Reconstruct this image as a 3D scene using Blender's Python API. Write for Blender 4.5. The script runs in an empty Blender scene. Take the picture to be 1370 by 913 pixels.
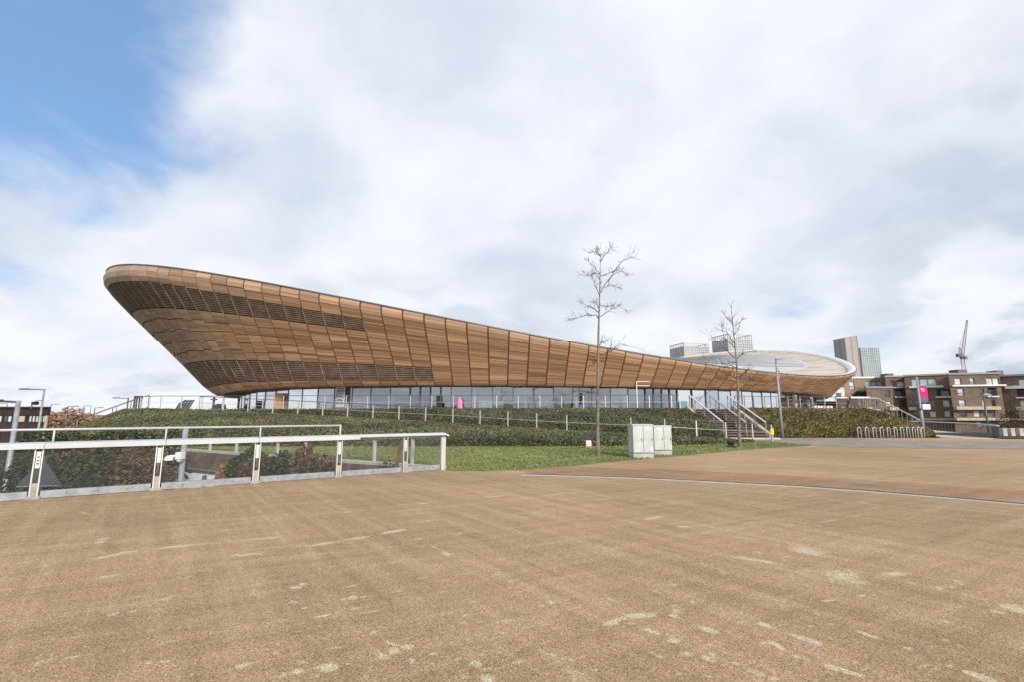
import bpy, math, random
import numpy as np
from mathutils import Vector, Matrix
from mathutils.geometry import tessellate_polygon
random.seed(7); RNG = np.random.default_rng(7)
S = bpy.context.scene
R = math.radians
# ---------------------------------------------------------------- camera
FPX, HOR, CX, CY, EYE = 640.0, 555.0, 685.0, 456.5, 1.75
PITCH = math.atan((HOR-CY)/FPX); CP, SP = math.cos(PITCH), math.sin(PITCH)
cd = bpy.data.cameras.new('camera'); cam = bpy.data.objects.new('camera', cd)
S.collection.objects.link(cam); S.camera = cam
cam.location = (0, 0, EYE); cam.rotation_euler = (math.pi/2+PITCH, 0, 0)
cd.sensor_width = 36; cd.lens = 36*FPX/1370; cd.clip_start = 0.05; cd.clip_end = 9000
# ---------------------------------------------------------------- light and sky
SUN_EL, SUN_AZ = R(25), R(150)        # azimuth clockwise from +Y: to the right and behind
S.view_settings.view_transform = 'Standard'; S.view_settings.look = 'None'
S.view_settings.gamma = 1; S.view_settings.exposure = 0.72
sl = bpy.data.lights.new('sun', 'SUN'); sl.energy = 2.2; sl.angle = R(12); sl.color = (1, .95, .88)
so = bpy.data.objects.new('sun', sl); S.collection.objects.link(so)
sd = Vector((math.sin(SUN_AZ)*math.cos(SUN_EL), math.cos(SUN_AZ)*math.cos(SUN_EL), math.sin(SUN_EL)))
so.rotation_euler = sd.to_track_quat('Z', 'Y').to_euler()
W = bpy.data.worlds.new('World'); S.world = W; W.use_nodes = True

class NT:
    """small node-tree writer"""
    def __init__(s, t): s.t = t; s.n = t.nodes; s.l = t.links
    def add(s, typ, **kw):
        n = s.n.new(typ)
        for k, v in kw.items(): setattr(n, k, v)
        return n
    def put(s, sock, v):
        if hasattr(v, 'is_linked') or isinstance(v, bpy.types.NodeSocket): s.l.new(v, sock)
        else:
            if hasattr(sock.default_value, '__len__') and len(sock.default_value) == 4 and len(v) == 3: v = (*v, 1)
            sock.default_value = v
    def math(s, op, a, b=0.0, c=None, clamp=False):
        n = s.add('ShaderNodeMath', operation=op); n.use_clamp = clamp
        s.put(n.inputs[0], a); s.put(n.inputs[1], b)
        if c is not None: s.put(n.inputs[2], c)
        return n.outputs[0]
    def vm(s, op, a, b=(0, 0, 0)):
        n = s.add('ShaderNodeVectorMath', operation=op); s.put(n.inputs[0], a); s.put(n.inputs[1], b)
        return n.outputs['Value'] if op in ('DOT_PRODUCT', 'LENGTH') else n.outputs[0]
    def mix(s, f, a, b, mode='MIX'):
        n = s.add('ShaderNodeMix', data_type='RGBA', blend_type=mode)
        s.put(n.inputs[0], f); s.put(n.inputs[6], a); s.put(n.inputs[7], b); return n.outputs[2]
    def noise(s, vec, scale, detail=4, rough=.55, dist=0.0, out='Fac'):
        n = s.add('ShaderNodeTexNoise'); s.l.new(vec, n.inputs['Vector']); n.inputs['Scale'].default_value = scale
        n.inputs['Detail'].default_value = detail; n.inputs['Roughness'].default_value = rough
        n.inputs['Distortion'].default_value = dist; return n.outputs[out]
    def rng(s, v, a, b, c=0.0, d=1.0, smooth=True):
        n = s.add('ShaderNodeMapRange', interpolation_type='SMOOTHSTEP' if smooth else 'LINEAR')
        s.put(n.inputs[0], v)
        for i, q in enumerate((a, b, c, d)): n.inputs[i+1].default_value = q
        return n.outputs[0]
    def scale(s, vec, sc, rot=(0, 0, 0)):
        n = s.add('ShaderNodeMapping'); s.l.new(vec, n.inputs[0]); n.inputs['Scale'].default_value = sc
        n.inputs['Rotation'].default_value = rot; return n.outputs[0]

def build_world():
    k = NT(W.node_tree); k.n.clear()
    out = k.add('ShaderNodeOutputWorld'); bg = k.add('ShaderNodeBackground')
    sky = k.add('ShaderNodeTexSky', sky_type='NISHITA'); sky.sun_disc = False
    sky.sun_elevation = SUN_EL; sky.sun_rotation = SUN_AZ; sky.air_density = 1.0; sky.dust_density = .6; sky.ozone_density = 2.0
    d = k.add('ShaderNodeTexCoord').outputs['Generated']
    sp = k.add('ShaderNodeSeparateXYZ'); k.l.new(d, sp.inputs[0])
    z = k.math('ADD', k.math('MAXIMUM', sp.outputs[2], 0.0), .34)
    cb = k.add('ShaderNodeCombineXYZ')
    k.put(cb.inputs[0], k.math('DIVIDE', sp.outputs[0], z)); k.put(cb.inputs[1], k.math('DIVIDE', sp.outputs[1], z))
    p = cb.outputs[0]
    big = k.noise(p, .95, 7, .5, .3); mid = k.noise(k.vm('ADD', p, (3.1, 7.7, 1)), 1.9, 6, .5, .3)
    fine = k.noise(k.vm('ADD', p, (9.1, 2.7, 4)), 3.2, 6, .52, .3)
    # the cloud sheet thins out towards the left (west) of the view
    west = k.vm('DOT_PRODUCT', d, (-.74, .42, .52))
    cover = k.math('ADD', k.math('MULTIPLY', big, 1.25), k.math('MULTIPLY', mid, .5))
    cover = k.math('ADD', cover, k.math('MULTIPLY', k.math('SUBTRACT', fine, .5), 1.1))
    cover = k.math('SUBTRACT', cover, k.rng(west, .866, 1.0, 0.0, .92))
    cf = k.rng(cover, .16, .62)
    tone = k.math('ADD', k.math('MULTIPLY', mid, .72), k.math('MULTIPLY', fine, .30))
    bright = k.rng(tone, .30, .62)
    col = k.mix(bright, (4.2, 4.55, 5.3), (5.85, 5.98, 6.3))
    # thicker grey-blue bellies near the skyline
    low = k.rng(sp.outputs[2], .10, .42, 1.0, 0.0)
    belly = k.math('MULTIPLY', k.rng(k.math('ADD', k.math('MULTIPLY', fine, .5), k.math('MULTIPLY', big, .5)), .47, .60), low)
    col = k.mix(k.math('MULTIPLY', belly, .62), col, (2.7, 3.1, 3.8))
    east = k.math('MULTIPLY', k.rng(k.vm('DOT_PRODUCT', d, (.78, .58, .22)), .90, .995), k.rng(fine, .44, .60))
    col = k.mix(k.math('MULTIPLY', east, .55), col, (3.0, 3.4, 4.1))
    skyc = k.mix(.55, sky.outputs[0], (1.6, 2.95, 5.2))
    fin = k.mix(k.math('MULTIPLY', cf, .97), skyc, col)
    k.put(bg.inputs['Color'], fin); bg.inputs['Strength'].default_value = .10
    k.l.new(bg.outputs[0], out.inputs[0])
build_world()
# ---------------------------------------------------------------- pixel <-> place helpers (photo pixels, 1370 x 913)
def ray(px, py):
    x, y = (px-CX)/FPX, (CY-py)/FPX
    return Vector((x, CP-y*SP, SP+y*CP))
def G(px, py, z=0.0):
    r = ray(px, py); t = (z-EYE)/r.z; return Vector((r.x*t, r.y*t, z))
def AT(px, py, d):
    r = ray(px, py); t = d/r.y; return Vector((r.x*t, d, EYE+r.z*t))
# ---------------------------------------------------------------- materials
MATS = {}
def mat(name, col, rough=.7, metal=0.0, var=.12, vscale=3.0, bump=0.0, bscale=40.0, spec=.3, fn=None):
    if name in MATS: return MATS[name]
    m = bpy.data.materials.new(name); m.use_nodes = True; k = NT(m.node_tree)
    b = k.n['Principled BSDF']; tc = k.add('ShaderNodeTexCoord').outputs['Object']
    b.inputs['Roughness'].default_value = rough; b.inputs['Metallic'].default_value = metal
    b.inputs['Specular IOR Level'].default_value = spec
    c = col
    if var:
        n = k.noise(tc, vscale, 6, .65)
        c = k.mix(k.rng(n, .3, .7), tuple(x*(1-var) for x in col[:3]), tuple(min(1, x*(1+var)) for x in col[:3]))
    k.put(b.inputs['Base Color'], c)
    if bump:
        bn = k.add('ShaderNodeBump'); bn.inputs['Strength'].default_value = bump; bn.inputs['Distance'].default_value = .02
        k.l.new(k.noise(tc, bscale, 4), bn.inputs['Height']); k.l.new(bn.outputs[0], b.inputs['Normal'])
    if fn: fn(k, b, tc)
    MATS[name] = m; return m

def f_gravel(base):
    def fn(k, b, tc):
        big = k.noise(tc, .16, 5, .6); med = k.noise(tc, 1.3, 6, .65)
        sx = k.add('ShaderNodeSeparateXYZ'); k.l.new(tc, sx.inputs[0])
        def along(p, q, lo, hi):          # coordinates drawn out along the way tyres have run
            a, b = G(*p), G(*q); an = math.atan2(b.y-a.y, b.x-a.x); ca, sa = math.cos(an), math.sin(an); cb = k.add('ShaderNodeCombineXYZ')
            k.put(cb.inputs[0], k.math('MULTIPLY', k.math('ADD', k.math('MULTIPLY', sx.outputs[0], ca), k.math('MULTIPLY', sx.outputs[1], sa)), lo))
            k.put(cb.inputs[1], k.math('MULTIPLY', k.math('ADD', k.math('MULTIPLY', sx.outputs[0], -sa), k.math('MULTIPLY', sx.outputs[1], ca)), hi)); return cb.outputs[0]
        st = k.noise(along((165, 741), (370, 720), .32, 3.6), 1.0, 7, .68)
        st2 = k.noise(along((1020, 837), (1092, 862), .28, 3.8), 1.0, 7, .68)
        patch = k.noise(tc, .42, 4, .6)
        stm = k.math('MULTIPLY', k.math('MAXIMUM', k.rng(st, .50, .66), k.rng(st2, .50, .65)), k.rng(patch, .36, .60))
        brk = k.rng(k.noise(tc, 5.5, 5, .7), .36, .60)
        stm = k.math('MULTIPLY', stm, brk)
        dkm = k.math('MAXIMUM', k.rng(st, .46, .30), k.rng(st2, .46, .30))
        c = k.mix(k.rng(big, .3, .7), tuple(x*.84 for x in base), tuple(x*1.12 for x in base))
        c = k.mix(k.math('MULTIPLY', k.rng(med, .45, .75), .22), c, tuple(x*.66 for x in base))
        c = k.mix(1.0, c, k.mix(k.rng(st, .36, .64), (.93, .92, .91), (1.06, 1.06, 1.06)), 'MULTIPLY')
        c = k.mix(1.0, c, k.mix(k.rng(st2, .36, .64), (.91, .90, .89), (1.06, 1.06, 1.06)), 'MULTIPLY')
        c = k.mix(k.math('MULTIPLY', stm, .40), c, (.55, .45, .315))
        c = k.mix(k.math('MULTIPLY', dkm, .22), c, (base[0]*.58, base[1]*.56, base[2]*.55))
        at = k.add('ShaderNodeAttribute'); at.attribute_name = 'wear'
        wn = k.noise(tc, 22.0, 5, .7)
        w = k.rng(k.math('ADD', at.outputs['Fac'], k.math('MULTIPLY', k.math('SUBTRACT', wn, .5), .75)), .22, .58)
        w = k.math('MULTIPLY', w, k.rng(at.outputs['Fac'], .02, .25))
        c = k.mix(k.math('MULTIPLY', w, .72), c, (.62, .53, .38))
        dk = k.rng(at.outputs['Fac'], -.5, -.05, 1.0, 0.0)
        c = k.mix(k.math('MULTIPLY', dk, .6), c, (.15, .105, .075))
        vo = k.add('ShaderNodeTexVoronoi'); k.l.new(tc, vo.inputs['Vector']); vo.inputs['Scale'].default_value = 165
        sp = k.add('ShaderNodeSeparateColor'); k.l.new(vo.outputs['Color'], sp.inputs[0])
        vo2 = k.add('ShaderNodeTexVoronoi'); k.l.new(tc, vo2.inputs['Vector']); vo2.inputs['Scale'].default_value = 80
        sp2 = k.add('ShaderNodeSeparateColor'); k.l.new(vo2.outputs['Color'], sp2.inputs[0])
        g = k.math('ADD', k.math('MULTIPLY', sp.outputs[0], .78), k.math('MULTIPLY', sp2.outputs[1], .22))
        c = k.mix(1.0, c, k.mix(g, (.28, .26, .24), (1.66, 1.68, 1.70)), 'MULTIPLY')
        pit = k.rng(k.noise(tc, 105, 3, .6), .55, .66)
        c = k.mix(k.math('MULTIPLY', pit, .55), c, (.06, .045, .035))
        k.put(b.inputs['Base Color'], c)
        bn = k.add('ShaderNodeBump'); bn.inputs['Strength'].default_value = .55; bn.inputs['Distance'].default_value = .006
        k.l.new(g, bn.inputs['Height']); k.l.new(bn.outputs[0], b.inputs['Normal'])
    return fn
def f_timber(k, b, tc):
    uv = k.add('ShaderNodeUVMap').outputs[0]; s = k.add('ShaderNodeSeparateXYZ'); k.l.new(uv, s.inputs[0])
    at = k.add('ShaderNodeAttribute'); at.attribute_name = 'tone'
    ta = k.add('ShaderNodeAttribute'); ta.attribute_name = 'age'
    bd = k.math('FLOOR', k.math('DIVIDE', s.outputs[1], .15))
    wn = k.add('ShaderNodeTexWhiteNoise', noise_dimensions='2D'); cb = k.add('ShaderNodeCombineXYZ')
    k.put(cb.inputs[0], bd); k.put(cb.inputs[1], k.math('MULTIPLY', at.outputs['Fac'], 91.7)); k.l.new(cb.outputs[0], wn.inputs['Vector'])
    cv = k.add('ShaderNodeCombineXYZ'); k.put(cv.inputs[0], k.math('MULTIPLY', s.outputs[0], .9))
    k.put(cv.inputs[1], k.math('MULTIPLY', s.outputs[1], 9.0)); k.put(cv.inputs[2], k.math('MULTIPLY', at.outputs['Fac'], 40))
    gr = k.noise(cv.outputs[0], 2.2, 7, .68)
    c = k.mix(at.outputs['Fac'], (.235, .124, .066), (.485, .297, .172))
    c = k.mix(1.0, c, k.mix(wn.outputs[0], (.70, .66, .63), (1.30, 1.30, 1.29)), 'MULTIPLY')
    c = k.mix(k.math('MULTIPLY', k.rng(gr, .48, .72), .42), c, (.115, .060, .033))
    c = k.mix(k.math('MULTIPLY', k.rng(gr, .28, .45, 1, 0), .45), c, (.47, .30, .17))
    wv = k.noise(tc, .12, 4, .6)
    c = k.mix(k.math('MULTIPLY', ta.outputs['Fac'], k.rng(wv, .25, .7, .55, 1.0)), c, k.mix(gr, (.68, .53, .425), (.44, .33, .26)))
    fr = k.math('FRACT', k.math('DIVIDE', s.outputs[1], .15))
    b2 = k.math('FLOOR', k.math('DIVIDE', s.outputs[1], .52)); w2 = k.add('ShaderNodeTexWhiteNoise', noise_dimensions='2D'); c2 = k.add('ShaderNodeCombineXYZ')
    k.put(c2.inputs[0], b2); k.put(c2.inputs[1], k.math('MULTIPLY', at.outputs['Fac'], 53.1)); k.l.new(c2.outputs[0], w2.inputs['Vector'])
    c = k.mix(1.0, c, k.mix(w2.outputs[0], (.80, .78, .76), (1.16, 1.16, 1.16)), 'MULTIPLY')
    gap = k.math('MAXIMUM', k.rng(fr, 0, .10, 1, 0), k.rng(fr, .93, 1.0))
    c = k.mix(k.math('MULTIPLY', gap, .7), c, (.045, .028, .018))
    k.put(b.inputs['Base Color'], c)
    bn = k.add('ShaderNodeBump'); bn.inputs['Strength'].default_value = .5; bn.inputs['Distance'].default_value = .02
    k.l.new(k.math('SUBTRACT', 1.0, gap), bn.inputs['Height']); k.l.new(bn.outputs[0], b.inputs['Normal'])
def f_leaf(ca, cb_, cc):
    def fn(k, b, tc):
        at = k.add('ShaderNodeAttribute'); at.attribute_name = 'tone'
        n = k.noise(tc, .55, 4, .6)
        c = k.mix(at.outputs['Fac'], ca, cb_)
        c = k.mix(k.rng(n, .50, .68, 0, .85), c, k.mix(at.outputs['Fac'], cc, tuple(x*.5 for x in cc)))
        k.put(b.inputs['Base Color'], c)
    return fn
def f_grass(k, b, tc):
    n = k.noise(tc, .7, 5, .65); n2 = k.noise(tc, 9, 4, .7)
    c = k.mix(k.rng(n, .3, .7), (.135, .170, .050), (.24, .265, .095))
    c = k.mix(k.rng(n2, .45, .75, 0, .7), c, (.28, .25, .12))
    k.put(b.inputs['Base Color'], c)
def f_glass(refl, tint):
    def fn(k, b, tc):
        o = k.n['Material Output']; g = k.add('ShaderNodeBsdfGlossy'); g.inputs['Roughness'].default_value = .015
        t = k.add('ShaderNodeBsdfTransparent'); t.inputs[0].default_value = (*tint, 1)
        bn = k.add('ShaderNodeBump'); bn.inputs['Strength'].default_value = .10; bn.inputs['Distance'].default_value = .05
        k.l.new(k.noise(tc, .55, 2), bn.inputs['Height']); k.l.new(bn.outputs[0], g.inputs['Normal'])
        fr = k.add('ShaderNodeFresnel'); fr.inputs[0].default_value = 1.5
        mx = k.add('ShaderNodeMixShader'); k.put(mx.inputs[0], k.math('ADD', fr.outputs[0], refl, clamp=True))
        k.l.new(t.outputs[0], mx.inputs[1]); k.l.new(g.outputs[0], mx.inputs[2]); k.l.new(mx.outputs[0], o.inputs[0])
    return fn
def f_brick(ca, cb_, mortar, sc=1.0):
    def fn(k, b, tc):
        uv = k.add('ShaderNodeUVMap').outputs[0]
        br = k.add('ShaderNodeTexBrick'); k.l.new(uv, br.inputs['Vector']); br.inputs['Scale'].default_value = 1
        br.inputs['Brick Width'].default_value = .45*sc; br.inputs['Row Height'].default_value = .15*sc; br.inputs['Mortar Size'].default_value = .012*sc
        br.inputs['Color1'].default_value = (*ca, 1); br.inputs['Color2'].default_value = (*cb_, 1); br.inputs['Mortar'].default_value = (*mortar, 1)
        n = k.noise(tc, .35, 5, .65)
        k.put(b.inputs['Base Color'], k.mix(1.0, br.outputs[0], k.mix(n, (.62, .62, .62), (1.35, 1.35, 1.35)), 'MULTIPLY'))
    return fn

M_GRAVEL = mat('tan resin gravel', (.3, .2, .14), .92, spec=.2, fn=f_gravel((.422, .292, .170)))
M_GRAVEL2 = mat('reddish resin gravel', (.3, .2, .14), .92, spec=.2, fn=f_gravel((.345, .220, .130)))
M_ASPH = mat('worn asphalt', (.27, .23, .19), .9, var=.25, vscale=.9, bump=.3, bscale=90)
M_CONC = mat('pale concrete', (.50, .46, .40), .85, var=.14, vscale=1.5, bump=.2)
M_CONCD = mat('weathered brown concrete', (.155, .118, .092), .9, var=.4, vscale=1.1, bump=.4, bscale=12)
M_STONE = mat('cream stone edge', (.44, .38, .30), .85, var=.3, vscale=2.2, bump=.4, bscale=15)
M_GROUND = mat('rough grassland', (.10, .11, .05), .95, var=.4, vscale=.05)
M_ALU = mat('pale anodised aluminium', (.72, .71, .70), .38, .55, var=.07, vscale=2, spec=.5)
M_ALUW = mat('white coated rail', (.53, .54, .55), .5, .0, var=.06, vscale=2)
M_GALV = mat('galvanised steel', (.32, .33, .34), .55, .35, var=.2, vscale=5)
M_STEELD = mat('dark grey steel', (.105, .115, .125), .5, .3, var=.2, vscale=4)
M_BLACK = mat('black coated metal', (.02, .02, .022), .5, var=.1)
M_RIM = mat('grey metal edge', (.20, .205, .21), .42, .5, var=.12, vscale=.6)
M_COPING = mat('pale metal roof edge', (.76, .74, .73), .5, .2, var=.08, vscale=.5)
M_TIMBER = mat('western cedar boards', (.3, .2, .1), .72, spec=.25, fn=f_timber)
M_LOUV = mat('dark cedar slats', (.285, .205, .150), .8, var=.35, vscale=1.2)
M_BACK = mat('dark cladding void', (.062, .044, .034), .9, var=.2)
M_RIB = mat('timber seam batten', (.13, .082, .055), .8, var=.3, vscale=.6)
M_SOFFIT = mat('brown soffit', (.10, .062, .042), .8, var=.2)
def f_roof(k, b, tc):
    s = k.add('ShaderNodeSeparateXYZ'); k.l.new(k.scale(tc, (1, 1, 1), (0, 0, R(-32))), s.inputs[0])
    cb = k.add('ShaderNodeCombineXYZ'); k.put(cb.inputs[0], k.math('MULTIPLY', s.outputs[0], .05)); k.put(cb.inputs[1], k.math('MULTIPLY', s.outputs[1], .9))
    n = k.noise(cb.outputs[0], 1.0, 6, .7)
    k.put(b.inputs['Base Color'], k.mix(k.rng(n, .35, .66), (.34, .275, .215), (.62, .55, .47)))
M_ROOFA = mat('tan weathered roof sheet', (.5, .45, .4), .7, fn=f_roof)
M_ROOFB = mat('grey white roof sheet', (.50, .50, .52), .6, .1, var=.1, vscale=.15)
M_ROOFG = mat('purple grey roof edge', (.33, .305, .32), .7, var=.1)
M_GLASS = mat('facade glass', (.5, .5, .5), .02, fn=f_glass(.27, (.74, .80, .83)))
M_PANE = mat('window glass', (.10, .12, .14), .06, var=.5, vscale=.25, spec=.9)
M_PANEG = mat('greenish balcony glass', (.42, .56, .54), .12, var=.15, vscale=.4, spec=.8)
M_CURT = mat('pale curtain behind glass', (.62, .64, .66), .35, var=.25, vscale=.8, spec=.6)
M_DARK = mat('dark interior', (.03, .03, .033), .9, var=.1)
M_INT = mat('white interior wall', (.74, .73, .71), .8, var=.06)
M_BLIND = mat('white blind', (.86, .85, .83), .8, var=.05)
M_BRICK = mat('brown stock brick', (.2, .15, .1), .9, fn=f_brick((.158, .108, .082), (.225, .158, .118), (.18, .15, .125), 2))
M_BRICKT = mat('buff brick', (.3, .22, .15), .9, fn=f_brick((.30, .215, .150), (.36, .26, .185), (.36, .30, .24), 2))
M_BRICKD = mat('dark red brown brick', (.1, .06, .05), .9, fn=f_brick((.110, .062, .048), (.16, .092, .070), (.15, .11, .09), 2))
M_LEAF = mat('ground cover leaf', (.06, .08, .03), .6, spec=.35, fn=f_leaf((.062, .070, .032), (.20, .202, .098), (.185, .130, .08)))
M_LEAFR = mat('mixed green and brown leaf', (.06, .08, .03), .7, spec=.2, fn=f_leaf((.10, .080, .038), (.29, .245, .10), (.25, .165, .09)))
M_SOIL = mat('leaf litter soil', (.040, .036, .020), .95, var=.5, vscale=2.5, bump=.6, bscale=9)
M_LAWN = mat('lawn turf', (.1, .14, .03), .9, fn=f_grass)
M_BLADE = mat('grass blade', (.13, .18, .04), .8, spec=.2, fn=f_leaf((.135, .165, .055), (.28, .30, .115), (.30, .26, .13)))
M_SHRUB = mat('dark evergreen leaf', (.03, .05, .02), .6, spec=.3, fn=f_leaf((.010, .020, .009), (.050, .075, .028), (.025, .034, .014)))
M_SHRUBB = mat('withered brown leaf', (.17, .09, .045), .8, spec=.15, fn=f_leaf((.07, .046, .030), (.20, .125, .075), (.10, .08, .045)))
M_ORANGE = mat('orange autumn leaf', (.4, .15, .04), .8, spec=.1, fn=f_leaf((.30, .15, .08), (.50, .28, .17), (.36, .25, .18)))
M_TWIG = mat('brown grey bark', (.058, .045, .043), .85, var=.3, vscale=6)
M_BARK = mat('pale streaked bark', (.20, .165, .13), .85, var=.45, vscale=5, bump=.4, bscale=30)
M_CAB = mat('light grey cabinet paint', (.52, .54, .52), .55, var=.13, vscale=2.2)
M_CABB = mat('concrete cabinet plinth', (.42, .42, .40), .85, var=.15)
M_WHITE = mat('white paint', (.80, .80, .80), .5, var=.04)
M_WALLW = mat('white ribbed sheet', (.82, .83, .84), .6, var=.1)
M_CREAM = mat('cream concrete', (.50, .43, .32), .85, var=.2, vscale=3)
M_PINK = mat('magenta banner', (.62, .012, .19), .7, var=.06)
M_PURP = mat('grey purple banner', (.16, .14, .19), .7, var=.1)
M_YEL = mat('yellow plate', (.75, .60, .05), .6, var=.05)
M_RED = mat('red orange plastic', (.55, .09, .04), .6, var=.05)
M_WOODP = mat('tan wood panel', (.40, .24, .13), .6, var=.2, vscale=3)
M_WOODD = mat('dark stained timber', (.050, .033, .026), .8, var=.4, vscale=.8)
M_RUST = mat('brown weathered timber', (.16, .085, .045), .8, var=.3, vscale=6)
M_STEP = mat('brown step tread', (.20, .150, .112), .85, var=.2, vscale=3)
M_STEPR = mat('dark step riser', (.075, .055, .045), .85, var=.2, vscale=3)
M_CRANE = mat('red crane paint', (.27, .15, .165), .6, var=.15)
M_TOWA = mat('haze paled tower cladding', (.56, .54, .52), .7, var=.06, vscale=.05)  # tower colours are lightened: distance haze is put into the paint
M_TOWB = mat('brown grey tower cladding', (.40, .345, .335), .75, var=.12, vscale=.08)
M_TOWG = mat('green grey tower glass', (.37, .42, .43), .25, var=.3, vscale=.11, spec=.5)
M_TOWGB = mat('blue grey tower glass', (.40, .42, .45), .2, var=.3, vscale=.08, spec=.7)
M_DRAIN = mat('dark drain slot', (.035, .034, .034), .7, var=.2)

# ---------------------------------------------------------------- mesh helpers
COL = S.collection
class MB:
    def __init__(s): s.v = []; s.f = []
    def face(s, pts):
        n = len(s.v); s.v += [tuple(p) for p in pts]; s.f.append(tuple(range(n, n+len(pts)))); return s
    def boxa(s, c, ax, ay, az):            # centre and three half-axis vectors
        c, ax, ay, az = Vector(c), Vector(ax), Vector(ay), Vector(az); n = len(s.v)
        for k in ((-1,-1,-1),(1,-1,-1),(1,1,-1),(-1,1,-1),(-1,-1,1),(1,-1,1),(1,1,1),(-1,1,1)):
            s.v.append(tuple(c+ax*k[0]+ay*k[1]+az*k[2]))
        for q in ((0,3,2,1),(4,5,6,7),(0,1,5,4),(1,2,6,5),(2,3,7,6),(3,0,4,7)): s.f.append(tuple(n+i for i in q))
        return s
    def box(s, c, size, rz=0.0):
        a, b = math.cos(rz), math.sin(rz); x, y, z = [q/2 for q in size]
        return s.boxa(c, (a*x, b*x, 0), (-b*y, a*y, 0), (0, 0, z))
    def bar(s, p, q, w, h):                # bar of width w (sideways) and height h
        p, q = Vector(p), Vector(q); d = q-p; L = d.length; d.normalize()
        up = Vector((0, 0, 1)) if abs(d.z) < .99 else Vector((0, 1, 0))
        sd_ = d.cross(up).normalized(); u = sd_.cross(d)
        return s.boxa((p+q)/2, d*(L/2), sd_*(w/2), u*(h/2))
    def tube(s, pts, rad, n=8, caps=True):
        pts = [Vector(p) for p in pts]
        if not hasattr(rad, '__len__'): rad = [rad]*len(pts)
        base = len(s.v); ref = None
        for i, p in enumerate(pts):
            d = (pts[min(i+1, len(pts)-1)]-pts[max(i-1, 0)]).normalized()
            if ref is None: ref = d.orthogonal().normalized()
            ref = (ref-d*ref.dot(d)).normalized(); o = d.cross(ref)
            for j in range(n):
                a = 2*math.pi*j/n; s.v.append(tuple(p+(ref*math.cos(a)+o*math.sin(a))*rad[i]))
        for i in range(len(pts)-1):
            for j in range(n):
                a = base+i*n+j; b = base+i*n+(j+1) % n; s.f.append((a, b, b+n, a+n))
        if caps:
            s.f.append(tuple(base+j for j in reversed(range(n)))); e = base+(len(pts)-1)*n; s.f.append(tuple(e+j for j in range(n)))
        return s
    def loft(s, rows, closed=False):
        base = len(s.v); m = len(rows[0])
        for r in rows: s.v += [tuple(p) for p in r]
        for i in range(len(rows)-1):
            for j in range(m if closed else m-1):
                a = base+i*m+j; b = base+i*m+(j+1) % m; s.f.append((a, b, b+m, a+m))
        return s
    def poly(s, pts, z1, z0=None):         # flat polygon, optionally with sides down to z0
        pts = [Vector((p[0], p[1], z1)) for p in pts]
        ar = sum(pts[i].x*pts[(i+1) % len(pts)].y-pts[(i+1) % len(pts)].x*pts[i].y for i in range(len(pts)))
        if ar < 0: pts.reverse()
        n = len(s.v); s.v += [tuple(p) for p in pts]
        for t in tessellate_polygon([pts]):
            a, b, c = t
            nz = (pts[b]-pts[a]).cross(pts[c]-pts[a]).z
            s.f.append((n+a, n+b, n+c) if nz > 0 else (n+a, n+c, n+b))
        if z0 is not None:
            m = len(pts); k = len(s.v); s.v += [(p.x, p.y, z0) for p in pts]
            for i in range(m): j = (i+1) % m; s.f.append((n+i, k+i, k+j, n+j))
        return s
    def mesh(s, name, m, smooth=False, org=(0, 0, 0), uv=None):
        me = bpy.data.meshes.new(name); o = Vector(org)
        me.from_pydata([tuple(Vector(v)-o) for v in s.v], [], s.f); me.materials.append(m)
        if smooth: me.polygons.foreach_set('use_smooth', [True]*len(me.polygons))
        me.update(); return me
    def build(s, name, m, parent=None, smooth=False, loc=None):
        org = wloc(parent) if parent else Vector(loc or (0, 0, 0))
        o = bpy.data.objects.new(name, s.mesh(name, m, smooth, org)); COL.objects.link(o)
        if parent: o.parent = parent
        else: o.location = org
        return o
def wloc(o):
    p = o.location.copy()
    while o.parent: o = o.parent; p += o.location
    return p
def inst(me, name, parent, loc, rz=0.0):
    o = bpy.data.objects.new(name, me); COL.objects.link(o); o.rotation_euler = (0, 0, rz)
    if parent: o.parent = parent; o.location = Vector(loc)-wloc(parent)
    else: o.location = loc
    return o
def tag(o, label=None, cat=None, group=None, kind=None):
    if label: o['label'] = label
    if cat: o['category'] = cat
    if group: o['group'] = group
    if kind: o['kind'] = kind
    return o
def thing(name, loc, label, cat, group=None):
    o = bpy.data.objects.new(name, None); COL.objects.link(o); o.location = loc; o.empty_display_size = .3
    return tag(o, label, cat, group)
def struct(o): o['kind'] = 'structure'; return o
def stuff(o): o['kind'] = 'stuff'; return o
def copy_thing(root, delta, label=None):
    c = root.copy(); COL.objects.link(c); c.location = root.location+Vector(delta)
    if label: c['label'] = label
    for ch in root.children:
        d = ch.copy(); COL.objects.link(d); d.parent = c
        for gc in ch.children:
            e = gc.copy(); COL.objects.link(e); e.parent = d
    return c
def resample(pts, step):
    pts = [Vector(p) for p in pts]; out = [pts[0]]; acc = 0.0
    for a, b in zip(pts, pts[1:]):
        L = (b-a).length; t = step-acc
        while t <= L: out.append(a.lerp(b, t/L)); t += step
        acc = (acc+L) % step
    if (out[-1]-pts[-1]).length > step*.35: out.append(pts[-1])
    else: out[-1] = pts[-1]
    return out
def add_uv(me, uvs):
    l = me.uv_layers.new(name='UVMap'); l.data.foreach_set('uv', np.asarray(uvs, dtype=np.float32).ravel())
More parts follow.
